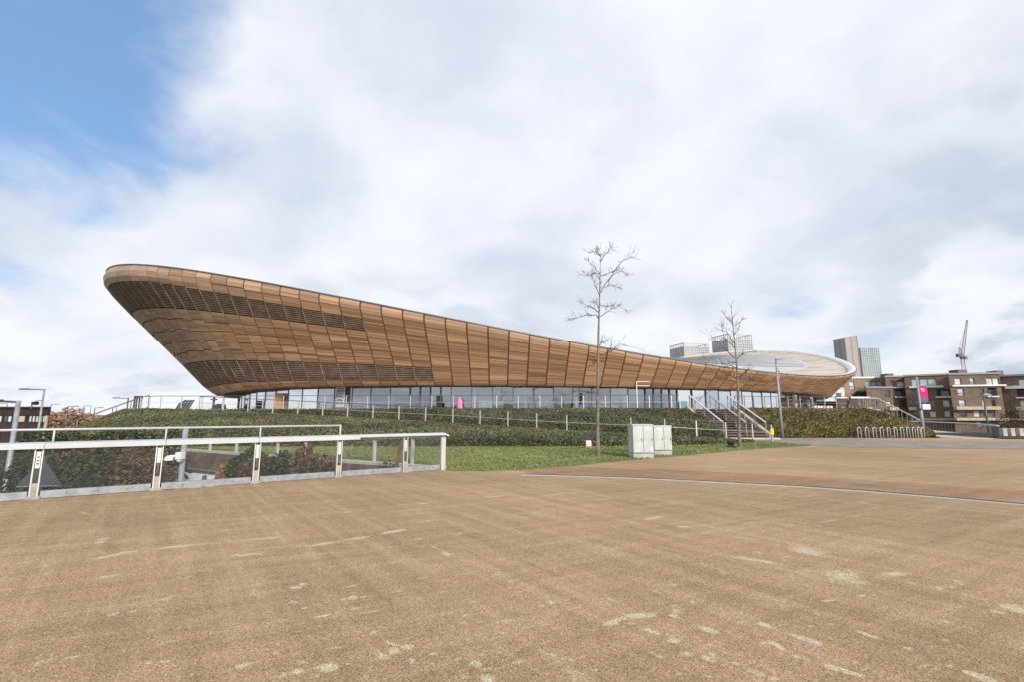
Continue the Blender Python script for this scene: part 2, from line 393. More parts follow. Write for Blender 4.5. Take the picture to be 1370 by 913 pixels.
def leaf_mesh(name, P, size, tone, m, parent=None, up=.35, elong=1.6, loc=None):
    """many small leaf quads at the points P (n x 3)"""
    n = len(P); P = np.asarray(P, float)
    org = np.array(wloc(parent) if parent else (loc or (0, 0, 0)))
    a = RNG.normal(size=(n, 3)); a[:, 2] *= .6; a /= np.linalg.norm(a, axis=1)[:, None]
    r = RNG.normal(size=(n, 3)); r[:, 2] += up; b = np.cross(a, r); b /= np.linalg.norm(b, axis=1)[:, None]
    sz = (size*(.6+.8*RNG.random(n)))[:, None]
    A = a*sz*elong*.5; B = b*sz*.5
    V = np.stack([P-A, P+B*.9-A*.1, P+A, P-B*.9-A*.1], 1).reshape(-1, 3)-org
    me = bpy.data.meshes.new(name); me.vertices.add(4*n); me.vertices.foreach_set('co', V.ravel().astype(np.float32))
    me.loops.add(4*n); me.loops.foreach_set('vertex_index', np.arange(4*n, dtype=np.int32))
    me.polygons.add(n); me.polygons.foreach_set('loop_start', np.arange(0, 4*n, 4, dtype=np.int32))
    me.update(calc_edges=True); me.materials.append(m)
    at = me.attributes.new('tone', 'FLOAT', 'FACE'); at.data.foreach_set('value', np.asarray(tone, np.float32))
    o = bpy.data.objects.new(name, me); COL.objects.link(o)
    if parent: o.parent = parent
    else: o.location = org
    return o
def surf_points(rows, n, lift=.06):
    """random points on a lofted surface (rows of equal length), area weighted"""
    A = np.array([[tuple(p) for p in r] for r in rows], float)
    q = np.stack([A[:-1, :-1], A[1:, :-1], A[1:, 1:], A[:-1, 1:]], 2).reshape(-1, 4, 3)
    ar = np.linalg.norm(np.cross(q[:, 2]-q[:, 0], q[:, 3]-q[:, 1]), axis=1)
    i = RNG.choice(len(q), n, p=ar/ar.sum()); u = RNG.random((n, 1)); v = RNG.random((n, 1))
    P = (q[i, 0]*(1-u)*(1-v)+q[i, 1]*u*(1-v)+q[i, 2]*u*v+q[i, 3]*(1-u)*v)
    P[:, 2] += RNG.random(n)*lift; return P
def vnoise(P, sc, seed=0):
    """cheap smooth 3-D noise in -1..1"""
    g = np.random.default_rng(seed); out = 0
    for k in range(5):
        w = g.normal(size=3)*sc; ph = g.random()*6.28; out = out+np.sin(P@w+ph)
    return out/3.0

def railing(label, cat, pts, h, step, post=(.05, .05), top=.045, mids=(), group=None, mtop=None, mpost=None, name='railing', wide=None, cable=None, skip_end=False):
    """a guard rail: posts (one object each), a top rail and mid rails"""
    pts = [Vector(p) for p in pts]; t = thing(name, pts[0], label, cat, group)
    mtop = mtop or M_STEELD; mpost = mpost or M_GALV
    pm = MB().box((0, 0, h/2-.01), (post[0], post[1], h-.02)).box((0, 0, .012), (post[0]*2.2, post[1]*2.2, .024)).mesh('post', mpost)
    for p in resample(pts, step):
        i = min(range(len(pts)-1), key=lambda k: (pts[k]-p).length+(pts[k+1]-p).length-(pts[k+1]-pts[k]).length)
        d = pts[i+1]-pts[i]; inst(pm, 'post', t, p, math.atan2(d.y, d.x))
    up = Vector((0, 0, 1))
    if wide:
        mb = MB()
        for a, b in zip(pts, pts[1:]): mb.bar(a+up*h, b+up*h, wide[0], wide[1])
        mb.build('top_rail', mtop, t)
    else: MB().tube([p+up*h for p in pts], top/2, 8).build('top_rail', mtop, t, True)
    for z in mids: MB().tube([p+up*z for p in pts], .011, 6).build('mid_rail', mpost, t, True)
    return t
# ---------------------------------------------------------------- ground
struct(MB().poly([(4000*math.cos(a*math.pi/24), 4000*math.sin(a*math.pi/24)) for a in range(48)], -4.2).build('ground', M_GROUND))
APEX = (-2.15, 15.75)
NEAR0 = (-10.37, 10.07); ndir = Vector((APEX[0]-NEAR0[0], APEX[1]-NEAR0[1])).normalized()
NEARX = (APEX[0]-ndir.x*30, APEX[1]-ndir.y*30)
plaza = [APEX, NEARX, (-27, -25), (70, -25), (70, 34.6), (34.8, 34.6), (46.5, 53.5), (30, 54), (-24, 40), (-21.5, 27.4), (-14.7, 23.2)]
struct(MB().poly(plaza, 0.0, -4.2).build('plaza', M_GRAVEL))
# fine near surface carrying the scuff marks
def gravel_surface():
    # a fan of small cells, finer close by; it only carries the worn marks
    ys = np.geomspace(2.3, 15.5, 340); tn = np.linspace(-1.2, 1.2, 560); T_, Y = np.meshgrid(tn, ys); X = T_*Y
    wear = np.zeros_like(X)
    strokes = [(30,762,100,754,.05,.6),(117,752,165,741,.07,1),(165,741,240,732,.06,1),(240,732,370,720,.06,.75),(300,747,370,739,.07,.8),
        (415,732,480,721,.07,.9),(480,721,540,710,.08,1),(133,727,140,722,.10,.7),(125,775,170,770,.06,.6),(145,825,175,821,.05,.5),
        (397,787,405,783,.06,.9),(462,803,478,800,.07,1),(478,801,535,792,.04,.6),(530,872,548,866,.07,.9),(500,884,520,878,.08,.8),
        (545,888,560,884,.05,.7),(425,905,450,886,.10,.9),(380,905,405,899,.07,.8),(636,888,655,912,.06,.7),(300,897,350,887,.05,.6),
        (795,845,835,827,.06,.8),(835,827,905,820,.09,.8),(845,835,885,852,.05,.75),(900,825,955,847,.05,.8),(1020,837,1092,862,.05,1),
        (1015,850,1055,875,.05,.8),(890,862,910,856,.07,.8),(1065,880,1165,910,.05,.9),(1150,847,1215,871,.05,.95),(1215,871,1330,912,.06,1),
        (960,742,1095,765,.10,.65),(1075,735,1125,772,.35,.6),(1160,772,1222,768,.14,.7),(1250,790,1285,780,.10,.6),(1335,820,1368,814,.14,.8),
        (845,700,885,692,.08,.75),(890,707,935,705,.08,.6),(920,878,960,885,.07,.65),(1005,900,1035,910,.07,.7),(560,700,640,690,.07,.5),
        (700,668,760,660,.08,.6),(640,668,700,661,.1,.6),(550,676,575,674,.09,.8),(1210,740,1235,748,.08,.5),(770,672,830,668,.08,.5),
        (1280,690,1340,694,.1,.4),(900,812,930,806,.05,.5),(440,760,470,757,.05,.5),(610,716,640,712,.06,.5),(580,733,600,744,.06,.6),
        (1000,800,1050,812,.04,.5),(725,812,740,806,.06,.6),(220,800,260,796,.05,.45),(55,880,85,872,.06,.5),(700,760,730,754,.05,.4),
        (820,745,900,738,.05,.45),(1000,700,1060,704,.09,.5),(1100,700,1150,690,.07,.5),(980,720,1040,724,.09,.5),(1250,830,1300,842,.08,.5),
        (745,795,880,760,.025,-.8),(1160,855,1345,913,.05,-.9),(960,800,1090,850,.04,-.5),(640,690,800,760,.05,-.35),(480,745,500,800,.05,-.4),
        (870,730,1000,780,.06,-.4),(1050,740,1330,800,.1,-.35),(880,775,1010,830,.08,-.35),(1150,700,1370,740,.12,-.35)]
    rs = random.Random(5)
    for _ in range(420):     # many faint scuffs in the two directions tyres have taken
        px, py = rs.uniform(0, 1370), rs.uniform(665, 910)
        if rs.random() < (.93 if px < 700 else .25): dx, dy = rs.uniform(12, 60), -rs.uniform(.08, .22)
        else: dx, dy = rs.uniform(12, 45), rs.uniform(.3, .42)
        strokes.append((px, py, px+dx, py+dx*dy, rs.uniform(.018, .04), rs.uniform(.3, .62)))
    for (a, b, c, d, w, s) in strokes:
        w = max(.018, w*(.78 if s > 0 else .9))
        p, q = G(a, b), G(c, d); px, py = p.x, p.y; dx, dy = q.x-px, q.y-py; L2 = dx*dx+dy*dy+1e-6
        j0, j1 = np.searchsorted(ys, (min(py, q.y)-.4, max(py, q.y)+.4)); ta_, tb_ = sorted((px/py, q.x/q.y)); i0, i1 = np.searchsorted(tn, (ta_-.12, tb_+.12))
        if i0 >= i1 or j0 >= j1: continue
        x, y = X[j0:j1, i0:i1], Y[j0:j1, i0:i1]
        t = np.clip(((x-px)*dx+(y-py)*dy)/L2, 0, 1)
        dist = np.hypot(x-px-t*dx, y-py-t*dy)*(1+.35*np.sin(x*9+y*7+a)*np.sin(y*13-x*4))
        val = s*np.exp(-(dist/w)**2)*(.65+.35*np.sin(t*7+a))
        if s > 0: wear[j0:j1, i0:i1] = np.maximum(wear[j0:j1, i0:i1], val)
        else: wear[j0:j1, i0:i1] += val
    ny, nx = X.shape; idx = np.arange(nx*ny).reshape(ny, nx)
    q = np.stack([idx[:-1, :-1], idx[:-1, 1:], idx[1:, 1:], idx[1:, :-1]], -1).reshape(-1, 4)
    cxx = X[:-1, :-1].ravel(); cyy = Y[:-1, :-1].ravel()
    side = (cxx-NEAR0[0])*ndir.y-(cyy-NEAR0[1])*ndir.x      # > 0 on our side of the parapet
    far = cyy < 15.0+0*cxx
    dr = [G(712,636), G(835,640), G(965,646), G(1085,652.5), G(1215,662.5), G(1370,676)]
    ydr = np.interp(cxx, [p.x for p in dr], [p.y for p in dr])-.12
    q = q[(side > .12) & (cyy < ydr-.05) & (cyy < 14.4)]
    me = bpy.data.meshes.new('gravel_paving'); co = np.stack([X, Y, np.full_like(X, .004)], -1).reshape(-1, 3)
    used, inv = np.unique(q, return_inverse=True); co = co[used]; q = inv.reshape(-1, 4); w = wear.ravel()[used]
    me.vertices.add(len(co)); me.vertices.foreach_set('co', co.astype(np.float32).ravel())
    me.loops.add(q.size); me.loops.foreach_set('vertex_index', q.astype(np.int32).ravel())
    me.polygons.add(len(q)); me.polygons.foreach_set('loop_start', np.arange(0, q.size, 4, dtype=np.int32))
    me.update(calc_edges=True); me.materials.append(M_GRAVEL)
    at = me.attributes.new('wear', 'FLOAT', 'POINT'); at.data.foreach_set('value', w.astype(np.float32))
    o = bpy.data.objects.new('gravel_paving', me); COL.objects.link(o); struct(o)
gravel_surface()
# drain channel with its concrete edging, and the redder gravel behind it
DR = [G(*p) for p in ((700,635.6),(760,637.2),(835,639.6),(900,642.4),(965,645.8),(1025,649),(1085,652.4),(1150,657),(1215,662.2),(1290,668.4),(1370,675.5),(1480,686))]
_e = (DR[-1]-DR[-3]).normalized(); DR += [DR[-1]+_e*k for k in (1.2, 2.4, 3.6, 5, 6.5, 8, 10, 12, 14, 16)]
def offset(pts, d):
    out = []
    for i, p in enumerate(pts):
        t = (pts[min(i+1, len(pts)-1)]-pts[max(i-1, 0)]); n = Vector((-t.y, t.x, 0)).normalized(); out.append(Vector((p.x+n.x*d, p.y+n.y*d, p.z)))
    return out
def ribbon(name, pts, a, b, z, m):
    A, B = offset(pts, a), offset(pts, b)
    mb = MB().loft([[(p.x, p.y, z) for p in A], [(p.x, p.y, z) for p in B]]); return mb.build(name, m)
struct(ribbon('gravel_strip', DR, .02, 2.3, .005, M_GRAVEL2))
dc = thing('drain_channel', DR[0], 'dark slot drain curving across the gravel plaza beside a pale concrete edge', 'drain')
for (a, b) in zip(DR, DR[1:]):
    n = Vector((-(b-a).y, (b-a).x, 0)).normalized()
    MB().bar(a+n*.0+Vector((0, 0, .004)), b+n*.0+Vector((0, 0, .004)), .10, .016).build('slot', M_DRAIN, dc)
    for s_ in range(2):
        p, q = a.lerp(b, s_/2+.004), a.lerp(b, (s_+1)/2-.004)
        MB().bar(p-n*.15+Vector((0, 0, .003)), q-n*.15+Vector((0, 0, .003)), .14, .014).build('edging_block', M_CONC, dc)
# asphalt path leading to the steps, pale path to the far bridge
asp = [G(*p) for p in ((985,590.5),(1012,588.6),(1060,587.4),(1160,588.4),(1240,591.5),(1310,592.5),(1480,592),(1480,603),(1370,601.5),(1240,601),(1150,600),(1110,598.6),(1082,596.6),(1040,594.6),(1000,593))]
struct(MB().poly(asp, .009).build('asphalt_path', M_ASPH))
struct(MB().poly([G(1243,576.3), G(1300,581.0), G(1334,586.9), G(1326,589.2), G(1290,588.0), G(1262,585.6), G(1240,584.5), G(1222,580)], .010).build('concrete_path', M_CONC))
for a in ((1345,613,1390,611,.35), (1330,635,1400,632,.5), (1200,610,1235,609.5,.12)):
    pass
# lawn
LAWN = [G(597,630.3), G(640,631.5), G(700,629.5), G(760,625.0), G(835,617.2), G(900,612.0), G(985,604.0), G(1040,599.6), G(1085,597.2), G(1060,594.6), G(1020,591.6)]
lawn_poly = [(APEX[0], APEX[1]+.12)]+[(p.x, p.y) for p in LAWN]+[(15.0, 31.6), (11, 29), (3, 26.9), (-15.5, 26.9), (-21.2, 27.6), (-21.0, 27.2), (-14.7, 23.32)]
struct(MB().poly(lawn_poly, .008).build('lawn', M_LAWN))
def in_poly(P, poly):
    x, y = P[:, 0], P[:, 1]; ins = np.zeros(len(P), bool); j = len(poly)-1
    for i in range(len(poly)):
        xi, yi = poly[i]; xj, yj = poly[j]
        c = ((yi > y) != (yj > y)) & (x < (xj-xi)*(y-yi)/(yj-yi+1e-12)+xi); ins ^= c; j = i
    return ins
gp = np.stack([RNG.uniform(-21, 17, 190000), RNG.uniform(15, 31.5, 190000)], 1); gp = gp[in_poly(gp, lawn_poly)]
gP = np.concatenate([gp, np.full((len(gp), 1), .02)], 1); gP[:, 2] += RNG.random(len(gP))*.03
stuff(leaf_mesh('grass', gP, .035, np.clip(.5+.3*vnoise(gP, 1.2, 3)+RNG.normal(size=len(gP))*.25, 0, 1), M_BLADE, up=1.0, elong=2.0))
# ---------------------------------------------------------------- planted banks, ramp and concourse
B0 = [(-44, 36, -4.1), (-34, 31.5, -2.6), (-26, 28.2, -.9), (-20, 26.7, -.03), (-15.5, 26.3, 0), (-6, 26.3, 0), (2.6, 26.3, 0), (8, 27.0, 0), (12, 28.3, 0), (15.2, 30.6, 0)]
R0 = [(-47, 39.5, -3.9), (-39.2, 41.0, -.35), (-33.5, 41.6, 2.1), (-29.6, 39.2, 2.15), (-24.4, 37.6, 2.04), (-15.6, 36.6, 1.64), (-3.45, 34.2, 1.04), (3.2, 32.0, .66), (9.5, 30.2, .40), (15.4, 31.0, .06)]
def dense(line, n):
    P = [Vector(p) for p in line]; out = []
    m = len(P)-1
    for i in range(n):
        t = i/(n-1)*m; k = min(int(t), m-1); out.append(P[k].lerp(P[k+1], t-k))
    return out
NB = 120
def bank(base, top, prof):
    rows = []
    for (h, v) in prof: rows.append([b.lerp(t, h)+Vector((0, 0, (t.z-b.z)*(v-h))) for b, t in zip(base, top)])
    return rows
def jitter(rows, amp, seed):
    out = []
    for r in rows:
        P = np.array([tuple(p) for p in r]); P[:, 2] += amp*vnoise(P, 1.3, seed); out.append([Vector(p) for p in P])
    return out
bB, bR = dense(B0, NB), dense(R0, NB)
prof = [(0, 0), (.02, .15), (.07, .27), (.18, .38), (.4, .58), (.7, .82), (1, 1)]
low_rows = bank(bB, bR, prof)
for i in (1, 2, 3): low_rows[i] = [p+Vector((0, 0, .10)) for p in low_rows[i]]
low_rows = low_rows[:1]+jitter(low_rows[1:-1], .045, 11)+low_rows[-1:]
struct(MB().loft(low_rows).build('planted_bank', M_SOIL, None, True))
def bank_leaves(rows, n, m, size=.10, seed=1, lift=.13, elong=1.5):
    P = surf_points(rows, n, lift); t = np.clip(.42+.30*vnoise(P, 1.5, seed)+RNG.normal(size=n)*.26, 0, 1)
    stuff(leaf_mesh('ground_cover', P, size, t, m, up=.8, elong=elong))
bank_leaves(low_rows, 160000, M_LEAF, .078, 2, .10)
# ramp surface between the two banks
R0r = [p for p in R0[4:]]
ro = dense(R0r, 60); ri = offset(ro, 1.9)
for p, q in zip(ri, ro): p.z = q.z
struct(MB().loft([[p+Vector((0, 0, -.02)) for p in ro], [p+Vector((0, 0, -.02)) for p in ri]]).build('ramp', M_GRAVEL))
re = MB().loft([[p+Vector((0, 0, -.25)) for p in offset(ro, -.02)], [p+Vector((0, 0, .06)) for p in offset(ro, -.02)], [p+Vector((0, 0, .06)) for p in offset(ro, .13)], [p+Vector((0, 0, -.1)) for p in offset(ro, .13)]])
struct(re.build('ramp_edge', M_STONE))
# upper bank from the ramp to the concourse
C0 = [(-24.9, 39.6, 2.12), (-16, 38.9, 2.14), (-4, 38.6, 2.15), (3.0, 38.5, 2.15), (9, 38.3, 2.15), (14.0, 38.1, 2.15)]
uc = dense(C0, 60); ub = [p+Vector((0, 0, -.03)) for p in offset(ro, 1.95)]
ub[-1] = Vector((14.6, 33.2, .1)); 
for i in range(50, 60):
    f_ = (i-50)/9; ub[i] = ub[i].lerp(Vector((14.9, 34.2, .12)), f_)
up_rows = jitter(bank(ub, uc, [(0, 0), (.05, .22), (.25, .42), (.6, .74), (1, 1)]), .02, 5)
struct(MB().loft(up_rows).build('upper_bank', M_SOIL, None, True))
bank_leaves(up_rows, 60000, M_LEAF, .08, 7, .10)
# right hand bank
B1 = [(18.25, 34.9, 0), (20, 36.2, 0), (24, 36.3, 0), (28, 36.2, 0), (31.2, 36.5, 0), (33.2, 38.2, 0), (36, 42, 0), (39.6, 46.2, 0)]
T1 = [(17.35, 38.2, 2.12), (20.2, 39.6, 2.14), (23.5, 40.2, 2.14), (27, 40.6, 2.13), (29.6, 41.0, 2.12), (31.4, 41.9, 1.95), (33.2, 43.6, 1.55), (38.8, 47.0, .10)]
b1, t1 = dense(B1, 70), dense(T1, 70)
rt_rows = jitter(bank(b1, t1, [(0, 0), (.04, .16), (.2, .34), (.5, .62), (.8, .88), (1, 1)]), .045, 9)
struct(MB().loft(rt_rows).build('grassy_bank', M_SOIL, None, True))
bank_leaves(rt_rows, 60000, M_LEAFR, .075, 13, .16, 2.6)
# concourse deck behind the banks
deck = [(-24.9, 39.62), (-16, 38.92), (-4, 38.62), (14.0, 38.12), (17.3, 38.2), (20.2, 39.62), (27, 40.62), (29.6, 41.0), (33.2, 43.6), (34.2, 46), (52, 72), (72, 108), (95, 180), (-85, 180), (-75, 110), (-62, 84), (-47, 62), (-34.9, 45.2), (-33.4, 41.8), (-29.6, 39.4)]
struct(MB().poly(deck, 2.16, -4.2).build('concourse', M_CONC))
# ---------------------------------------------------------------- velodrome
UP = dict(c=(4.357, 110.33), A=76.424, B=58.027, phi=.5592, zm=15.126, dz=6.418, k1=-.240, k2=1.952)
LP = dict(c=(7.3905, 103.9848), A=63.2163, B=48.5526, phi=.5645, z=4.75)
def gaus(T, c, w): d = (T-c+180) % 360-180; return np.exp(-(d/w)**2)
def Uc(Td, r=1.0):
    T = np.radians(Td); u = UP['A']*np.cos(T)*r; v = UP['B']*np.sin(T)*r; a = UP['phi']
    z = UP['zm']+UP['dz']*np.cos(2*T)*r*r+(UP['k1']*np.cos(T)+UP['k2']*np.sin(T))*r
    return np.stack([UP['c'][0]+u*np.cos(a)-v*np.sin(a), UP['c'][1]+u*np.sin(a)+v*np.cos(a), z], -1)
def Lc(Td, r=1.0, dz=0.0):
    T = np.radians(Td); k = r*(1-.055*gaus(Td, 178, 20)-.015*gaus(Td, 305, 14))
    u = LP['A']*np.cos(T)*k; v = LP['B']*np.sin(T)*k; a = LP['phi']
    z = LP['z']-.42*gaus(Td, 182, 17)-.25*gaus(Td, 303, 12)+dz+0*T
    return np.stack([LP['c'][0]+u*np.cos(a)-v*np.sin(a), LP['c'][1]+u*np.sin(a)+v*np.cos(a), z], -1)
def slip(Td): return np.interp(Td % 360, [0, 150, 200, 218, 230, 241, 258, 275, 360], [0, 4, 8, 8, 5.5, 4.4, 1.2, 0, 0])
PS = np.array([0, .03, .08, .16, .3, .5, .7, .85, .93, .975, 1.0])
PH = np.array([0, -.022, -.012, .065, .215, .435, .655, .815, .895, .945, 1.0])
PV = np.array([0, .035, .09, .175, .325, .535, .745, .905, .965, .992, 1.0])
_ss = np.linspace(0, 1, 201)
def smooth_interp(x, y):
    f_ = np.interp(_ss, x, y); kx = np.array([1, 2, 3, 2, 1])/9; g = np.convolve(np.pad(f_, 2, 'edge'), kx, 'valid'); g[0], g[-1] = y[0], y[-1]; return g
_H, _V = smooth_interp(PS, PH), smooth_interp(PS, PV)
def skin(Td, s, out=0.0):
    Td = np.asarray(Td, float); s = np.asarray(s, float)
    u = Uc(Td); l = Lc(Td-slip(Td)); h = np.interp(s, _ss, _H)[..., None]; v = np.interp(s, _ss, _V)[..., None]
    P = np.concatenate([u[..., :2]*(1-h)+l[..., :2]*h, u[..., 2:]*(1-v)+l[..., 2:]*v], -1)
    if out: P = P+nrm(Td, s)*out
    return P
def nrm(Td, s):
    e = .15; a = skin(Td+e, s)-skin(Td-e, s); b = skin(Td, np.clip(s+.01, 0, 1))-skin(Td, np.clip(s-.01, 0, 1))
    n = np.cross(b, a); n /= np.linalg.norm(n, axis=-1)[..., None]+1e-9
    c = np.array([UP['c'][0], UP['c'][1], 60.0]); sg = np.sign(((skin(Td, s)-c)*n).sum(-1))[..., None]
    return n*sg
VD = thing('velodrome', (4.1, 104.1, 2.16), 'huge curved velodrome clad in warm timber boards with a sweeping saddle roof', 'velodrome')
# bays: equal arc length along the upper rim
tt = np.linspace(0, 360, 7201); uu = Uc(tt); arc = np.concatenate([[0], np.cumsum(np.linalg.norm(np.diff(uu[:, :2], axis=0), axis=1))])
NBAY = int(round(arc[-1]/2.12)); bayT = np.interp(np.linspace(0, arc[-1], NBAY+1), arc, tt)
def project(P):
    d = P[..., 1]*CP+(P[..., 2]-EYE)*SP; u_ = (P[..., 2]-EYE)*CP-P[..., 1]*SP
    return np.stack([CX+FPX*P[..., 0]/d, CY-FPX*u_/d], -1)
Tup_end = 229.2; Tlo_end = 234.0           # where the louvre bands stop on the near side
panels = []                                # (size in picture, kind, mesh data)
rp = random.Random(3)
def panel_mesh(ta, tb, sa, sb, lift, kind, age, tone):
    nu, nv = 2, max(2, int((sb-sa)/.045)+1)
    T, Sg = np.meshgrid(np.linspace(ta, tb, nu+1), np.linspace(sa, sb, nv+1))
    O = skin(T, Sg, .0); N = nrm(T, Sg); I = O-N*.05; O = O+N*lift
    hgt = np.linalg.norm(np.diff(O[:, 0], axis=0), axis=1).sum(); wid = np.linalg.norm(O[0, -1]-O[0, 0])
    n = (nu+1)*(nv+1); V = np.concatenate([O.reshape(-1, 3), I.reshape(-1, 3)]); F = []; UV = []
    vv0 = (bayv := rp.random()*5)
    ix = lambda i, j: i*(nu+1)+j
    uvp = lambda i, j: (j/nu*wid, vv0+i/nv*hgt)
    for i in range(nv):
        for j in range(nu):
            F.append((ix(i, j), ix(i, j+1), ix(i+1, j+1), ix(i+1, j))); UV += [uvp(i, j), uvp(i, j+1), uvp(i+1, j+1), uvp(i+1, j)]
    ring = [(0, j) for j in range(nu)]+[(i, nu) for i in range(nv)]+[(nv, j) for j in range(nu, 0, -1)]+[(i, 0) for i in range(nv, 0, -1)]
    for (p, q) in zip(ring, ring[1:]+ring[:1]):
        F.append((ix(*q), ix(*p), n+ix(*p), n+ix(*q))); UV += [uvp(*q), uvp(*p), uvp(*p), uvp(*q)]
    return V, F, UV
def louvre_mesh(ta, tb, sa, sb):
    V, F = [], []
    h = np.linalg.norm(skin(ta, sa)-skin(ta, sb)); k = max(6, int(h/.21))
    for i in range(k):
        s0 = sa+(sb-sa)*(i+.10)/k; s1 = sa+(sb-sa)*(i+.68)/k; n = len(V)
        for (s_, o) in ((s0, .045), (s1, .0), (s1, -.03), (s0, .015)):
            for t in (ta, (ta+tb)/2, tb): V.append(skin(np.array(t), np.array(s_), o))
        for r in range(4):
            for c in range(2):
                a = n+r*3+c; b = n+((r+1) % 4)*3+c; F.append((a, a+1, b+1, b))
    return np.array(V), F, None
for i in range(NBAY):
    t0, t1_ = bayT[i], bayT[i+1]; tm = (t0+t1_)/2; g = (t1_-t0)*.035; ta, tb = t0+g, t1_-g
    top, bot = skin(tm, 0.0), skin(tm, 1.0); ht = np.linalg.norm(top-bot)
    # is this bay on the near side?
    vis = 176 < tm < 312
    if ht > 10.3: cuts = [0, .12, .21, .30, .40, .50, .60, .70, .80, .90, 1]
    elif ht > 8.6: cuts = [0, .13, .26, .39, .52, .65, .78, .90, 1]
    else: cuts = [0, .16, .33, .50, .67, .85, 1]
    louv = []
    if 90 < tm < Tup_end: louv.append((.12+.075*max(0, (tm-205)/24), .30+.02*max(0, (tm-205)/24)))
    if 90 < tm < Tlo_end: louv.append((.70, .895))
    keep = set()
    if louv:
        u_ = louv[0] if len(louv) > 1 else None; lo = louv[-1]
        a_ = [0, .12, .21, .30] if not u_ else ([0, u_[0], u_[1]] if u_[0] < .15 else [0, u_[0]*.52, u_[0], u_[1]])
        e_ = a_[-1]; cuts = a_+[e_+(.70-e_)*j/5 for j in (1, 2, 3, 4)]+[.70, .895, 1]; keep = {.70, .895}|set(u_ or ())
    cc = [cuts[0]]+[c+(rp.uniform(-.008, .008) if c not in keep else 0) for c in cuts[1:-1]]+[1]
    age = float(np.clip((224-tm)/34, 0, 1)*.62*(tm > 60)) if tm < 300 else float(.10+.15*(tm-300)/60)
    for a, b in zip(cc, cc[1:]):
        ms = (a+b)/2; isl = [l for l in louv if l[0] < ms < l[1]]
        if isl: continue
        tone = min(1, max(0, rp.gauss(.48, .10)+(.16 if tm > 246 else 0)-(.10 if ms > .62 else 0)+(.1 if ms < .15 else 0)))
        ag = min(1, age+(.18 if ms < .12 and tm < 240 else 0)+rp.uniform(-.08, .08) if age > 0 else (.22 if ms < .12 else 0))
        ag = max(0, ag)
        gs = .0032
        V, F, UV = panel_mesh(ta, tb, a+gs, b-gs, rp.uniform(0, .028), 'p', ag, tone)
        px = project(V); sz = np.ptp(px[:, 0])*np.ptp(px[:, 1]) if vis else 0
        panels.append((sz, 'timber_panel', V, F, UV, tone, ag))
    for l in louv:
        V, F, _ = louvre_mesh(ta, tb, l[0]+.004, l[1]-.004)
        px = project(V); sz = np.ptp(px[:, 0])*np.ptp(px[:, 1]) if vis else 0
        panels.append((sz, 'louvre_panel', V, F, None, 0, 0))
def panel_obj(name, V, F, UV, tones, ages, m, org):
    me = bpy.data.meshes.new(name); me.from_pydata((V-org).tolist(), [], F); me.materials.append(m)
    if UV is not None:
        add_uv(me, UV)
        for nm, val in (('tone', tones), ('age', ages)):
            at = me.attributes.new(nm, 'FLOAT', 'FACE'); at.data.foreach_set('value', np.full(len(F), val, np.float32) if np.isscalar(val) else np.asarray(val, np.float32))
    o = bpy.data.objects.new(name, me); COL.objects.link(o); o.parent = VD; return o
org = np.array(VD.location)
for kind, m, lim in (('timber_panel', M_TIMBER, 300), ('louvre_panel', M_LOUV, 120)):
    ps = sorted([p for p in panels if p[1] == kind], key=lambda p: -p[0])
    for p in ps[:lim]:
        if p[0] <= 0: continue
        panel_obj(kind, p[2], p[3], p[4], p[5], p[6], m, org)
    rest = [p for p in ps[:lim] if p[0] <= 0]+ps[lim:]
    if rest:
        Vs, Fs, UVs, ts, ags, n = [], [], [], [], [], 0
        for p in rest:
            Vs.append(p[2]); Fs += [tuple(i+n for i in f_) for f_ in p[3]]; n += len(p[2])
            if p[4] is not None: UVs += p[4]; ts += [p[5]]*len(p[3]); ags += [p[6]]*len(p[3])
        stuff(panel_obj('small_'+kind, np.concatenate(Vs), Fs, UVs or None, ts, ags, m, org))
# dark void behind, seam battens over the louvres, rim, roof
TT = np.linspace(0, 360, 361)
def ringrows(fn, ss): return [[Vector(p) for p in fn(TT, s_)] for s_ in ss]
sg = np.linspace(0, 1, 26)
MB().loft([[Vector(p) for p in skin(TT, np.full_like(TT, s_), -.16)] for s_ in sg]).build('backing', M_BACK, VD, True)
bp, bd_ = MB(), MB()
for i in range(NBAY):
    t = bayT[i]
    if not 150 < t < 320: continue
    segs = [(.005, .995, 0)]
    if t < Tlo_end+.3:
        l0 = .12+.075*max(0, (t-205)/24); l1 = .30+.02*max(0, (t-205)/24); up = t < Tup_end+.3
        segs = ([(.005, l0, 0), (l0, l1, 1), (l1, .70, 0)] if up else [(.005, .70, 0)])+[(.70, .895, 1), (.895, .995, 0)]
    for (sa_, sb_, pale) in segs:
        pts = [Vector(skin(np.array(t+(.012 if pale else 0)), np.array(s_), .012 if pale else -.03)) for s_ in np.linspace(sa_, sb_, max(4, int((sb_-sa_)*24)))]
        (bp if pale else bd_).tube(pts, .030 if pale else .045, 4, False)
stuff(bp.build('pale_seam_battens', mat('pale timber batten', (.40, .29, .20), .8, var=.3, vscale=.6), VD)); stuff(bd_.build('dark_seam_battens', M_RIB, VD))
U_ = Uc(TT); cen = np.array([UP['c'][0], UP['c'][1]])
inw = cen-U_[:, :2]; inw /= np.linalg.norm(inw, axis=1)[:, None]
def rimpt(o, z): P = U_.copy(); P[:, :2] += inw*o; P[:, 2] += z; return [Vector(p) for p in P]
MB().loft([rimpt(.10, -.04), rimpt(-.10, -.02), rimpt(-.15, .05), rimpt(-.10, .12), rimpt(.02, .15)]).build('rim', M_RIM, VD, True)
MB().loft([rimpt(.02, .15), rimpt(.3, .20), rimpt(.9, .10), rimpt(1.2, -.25)]).build('roof_coping', M_COPING, VD, True)
def roofring(r, dz): P = Uc(TT, r); P[:, 2] += dz; return [Vector(p) for p in P]
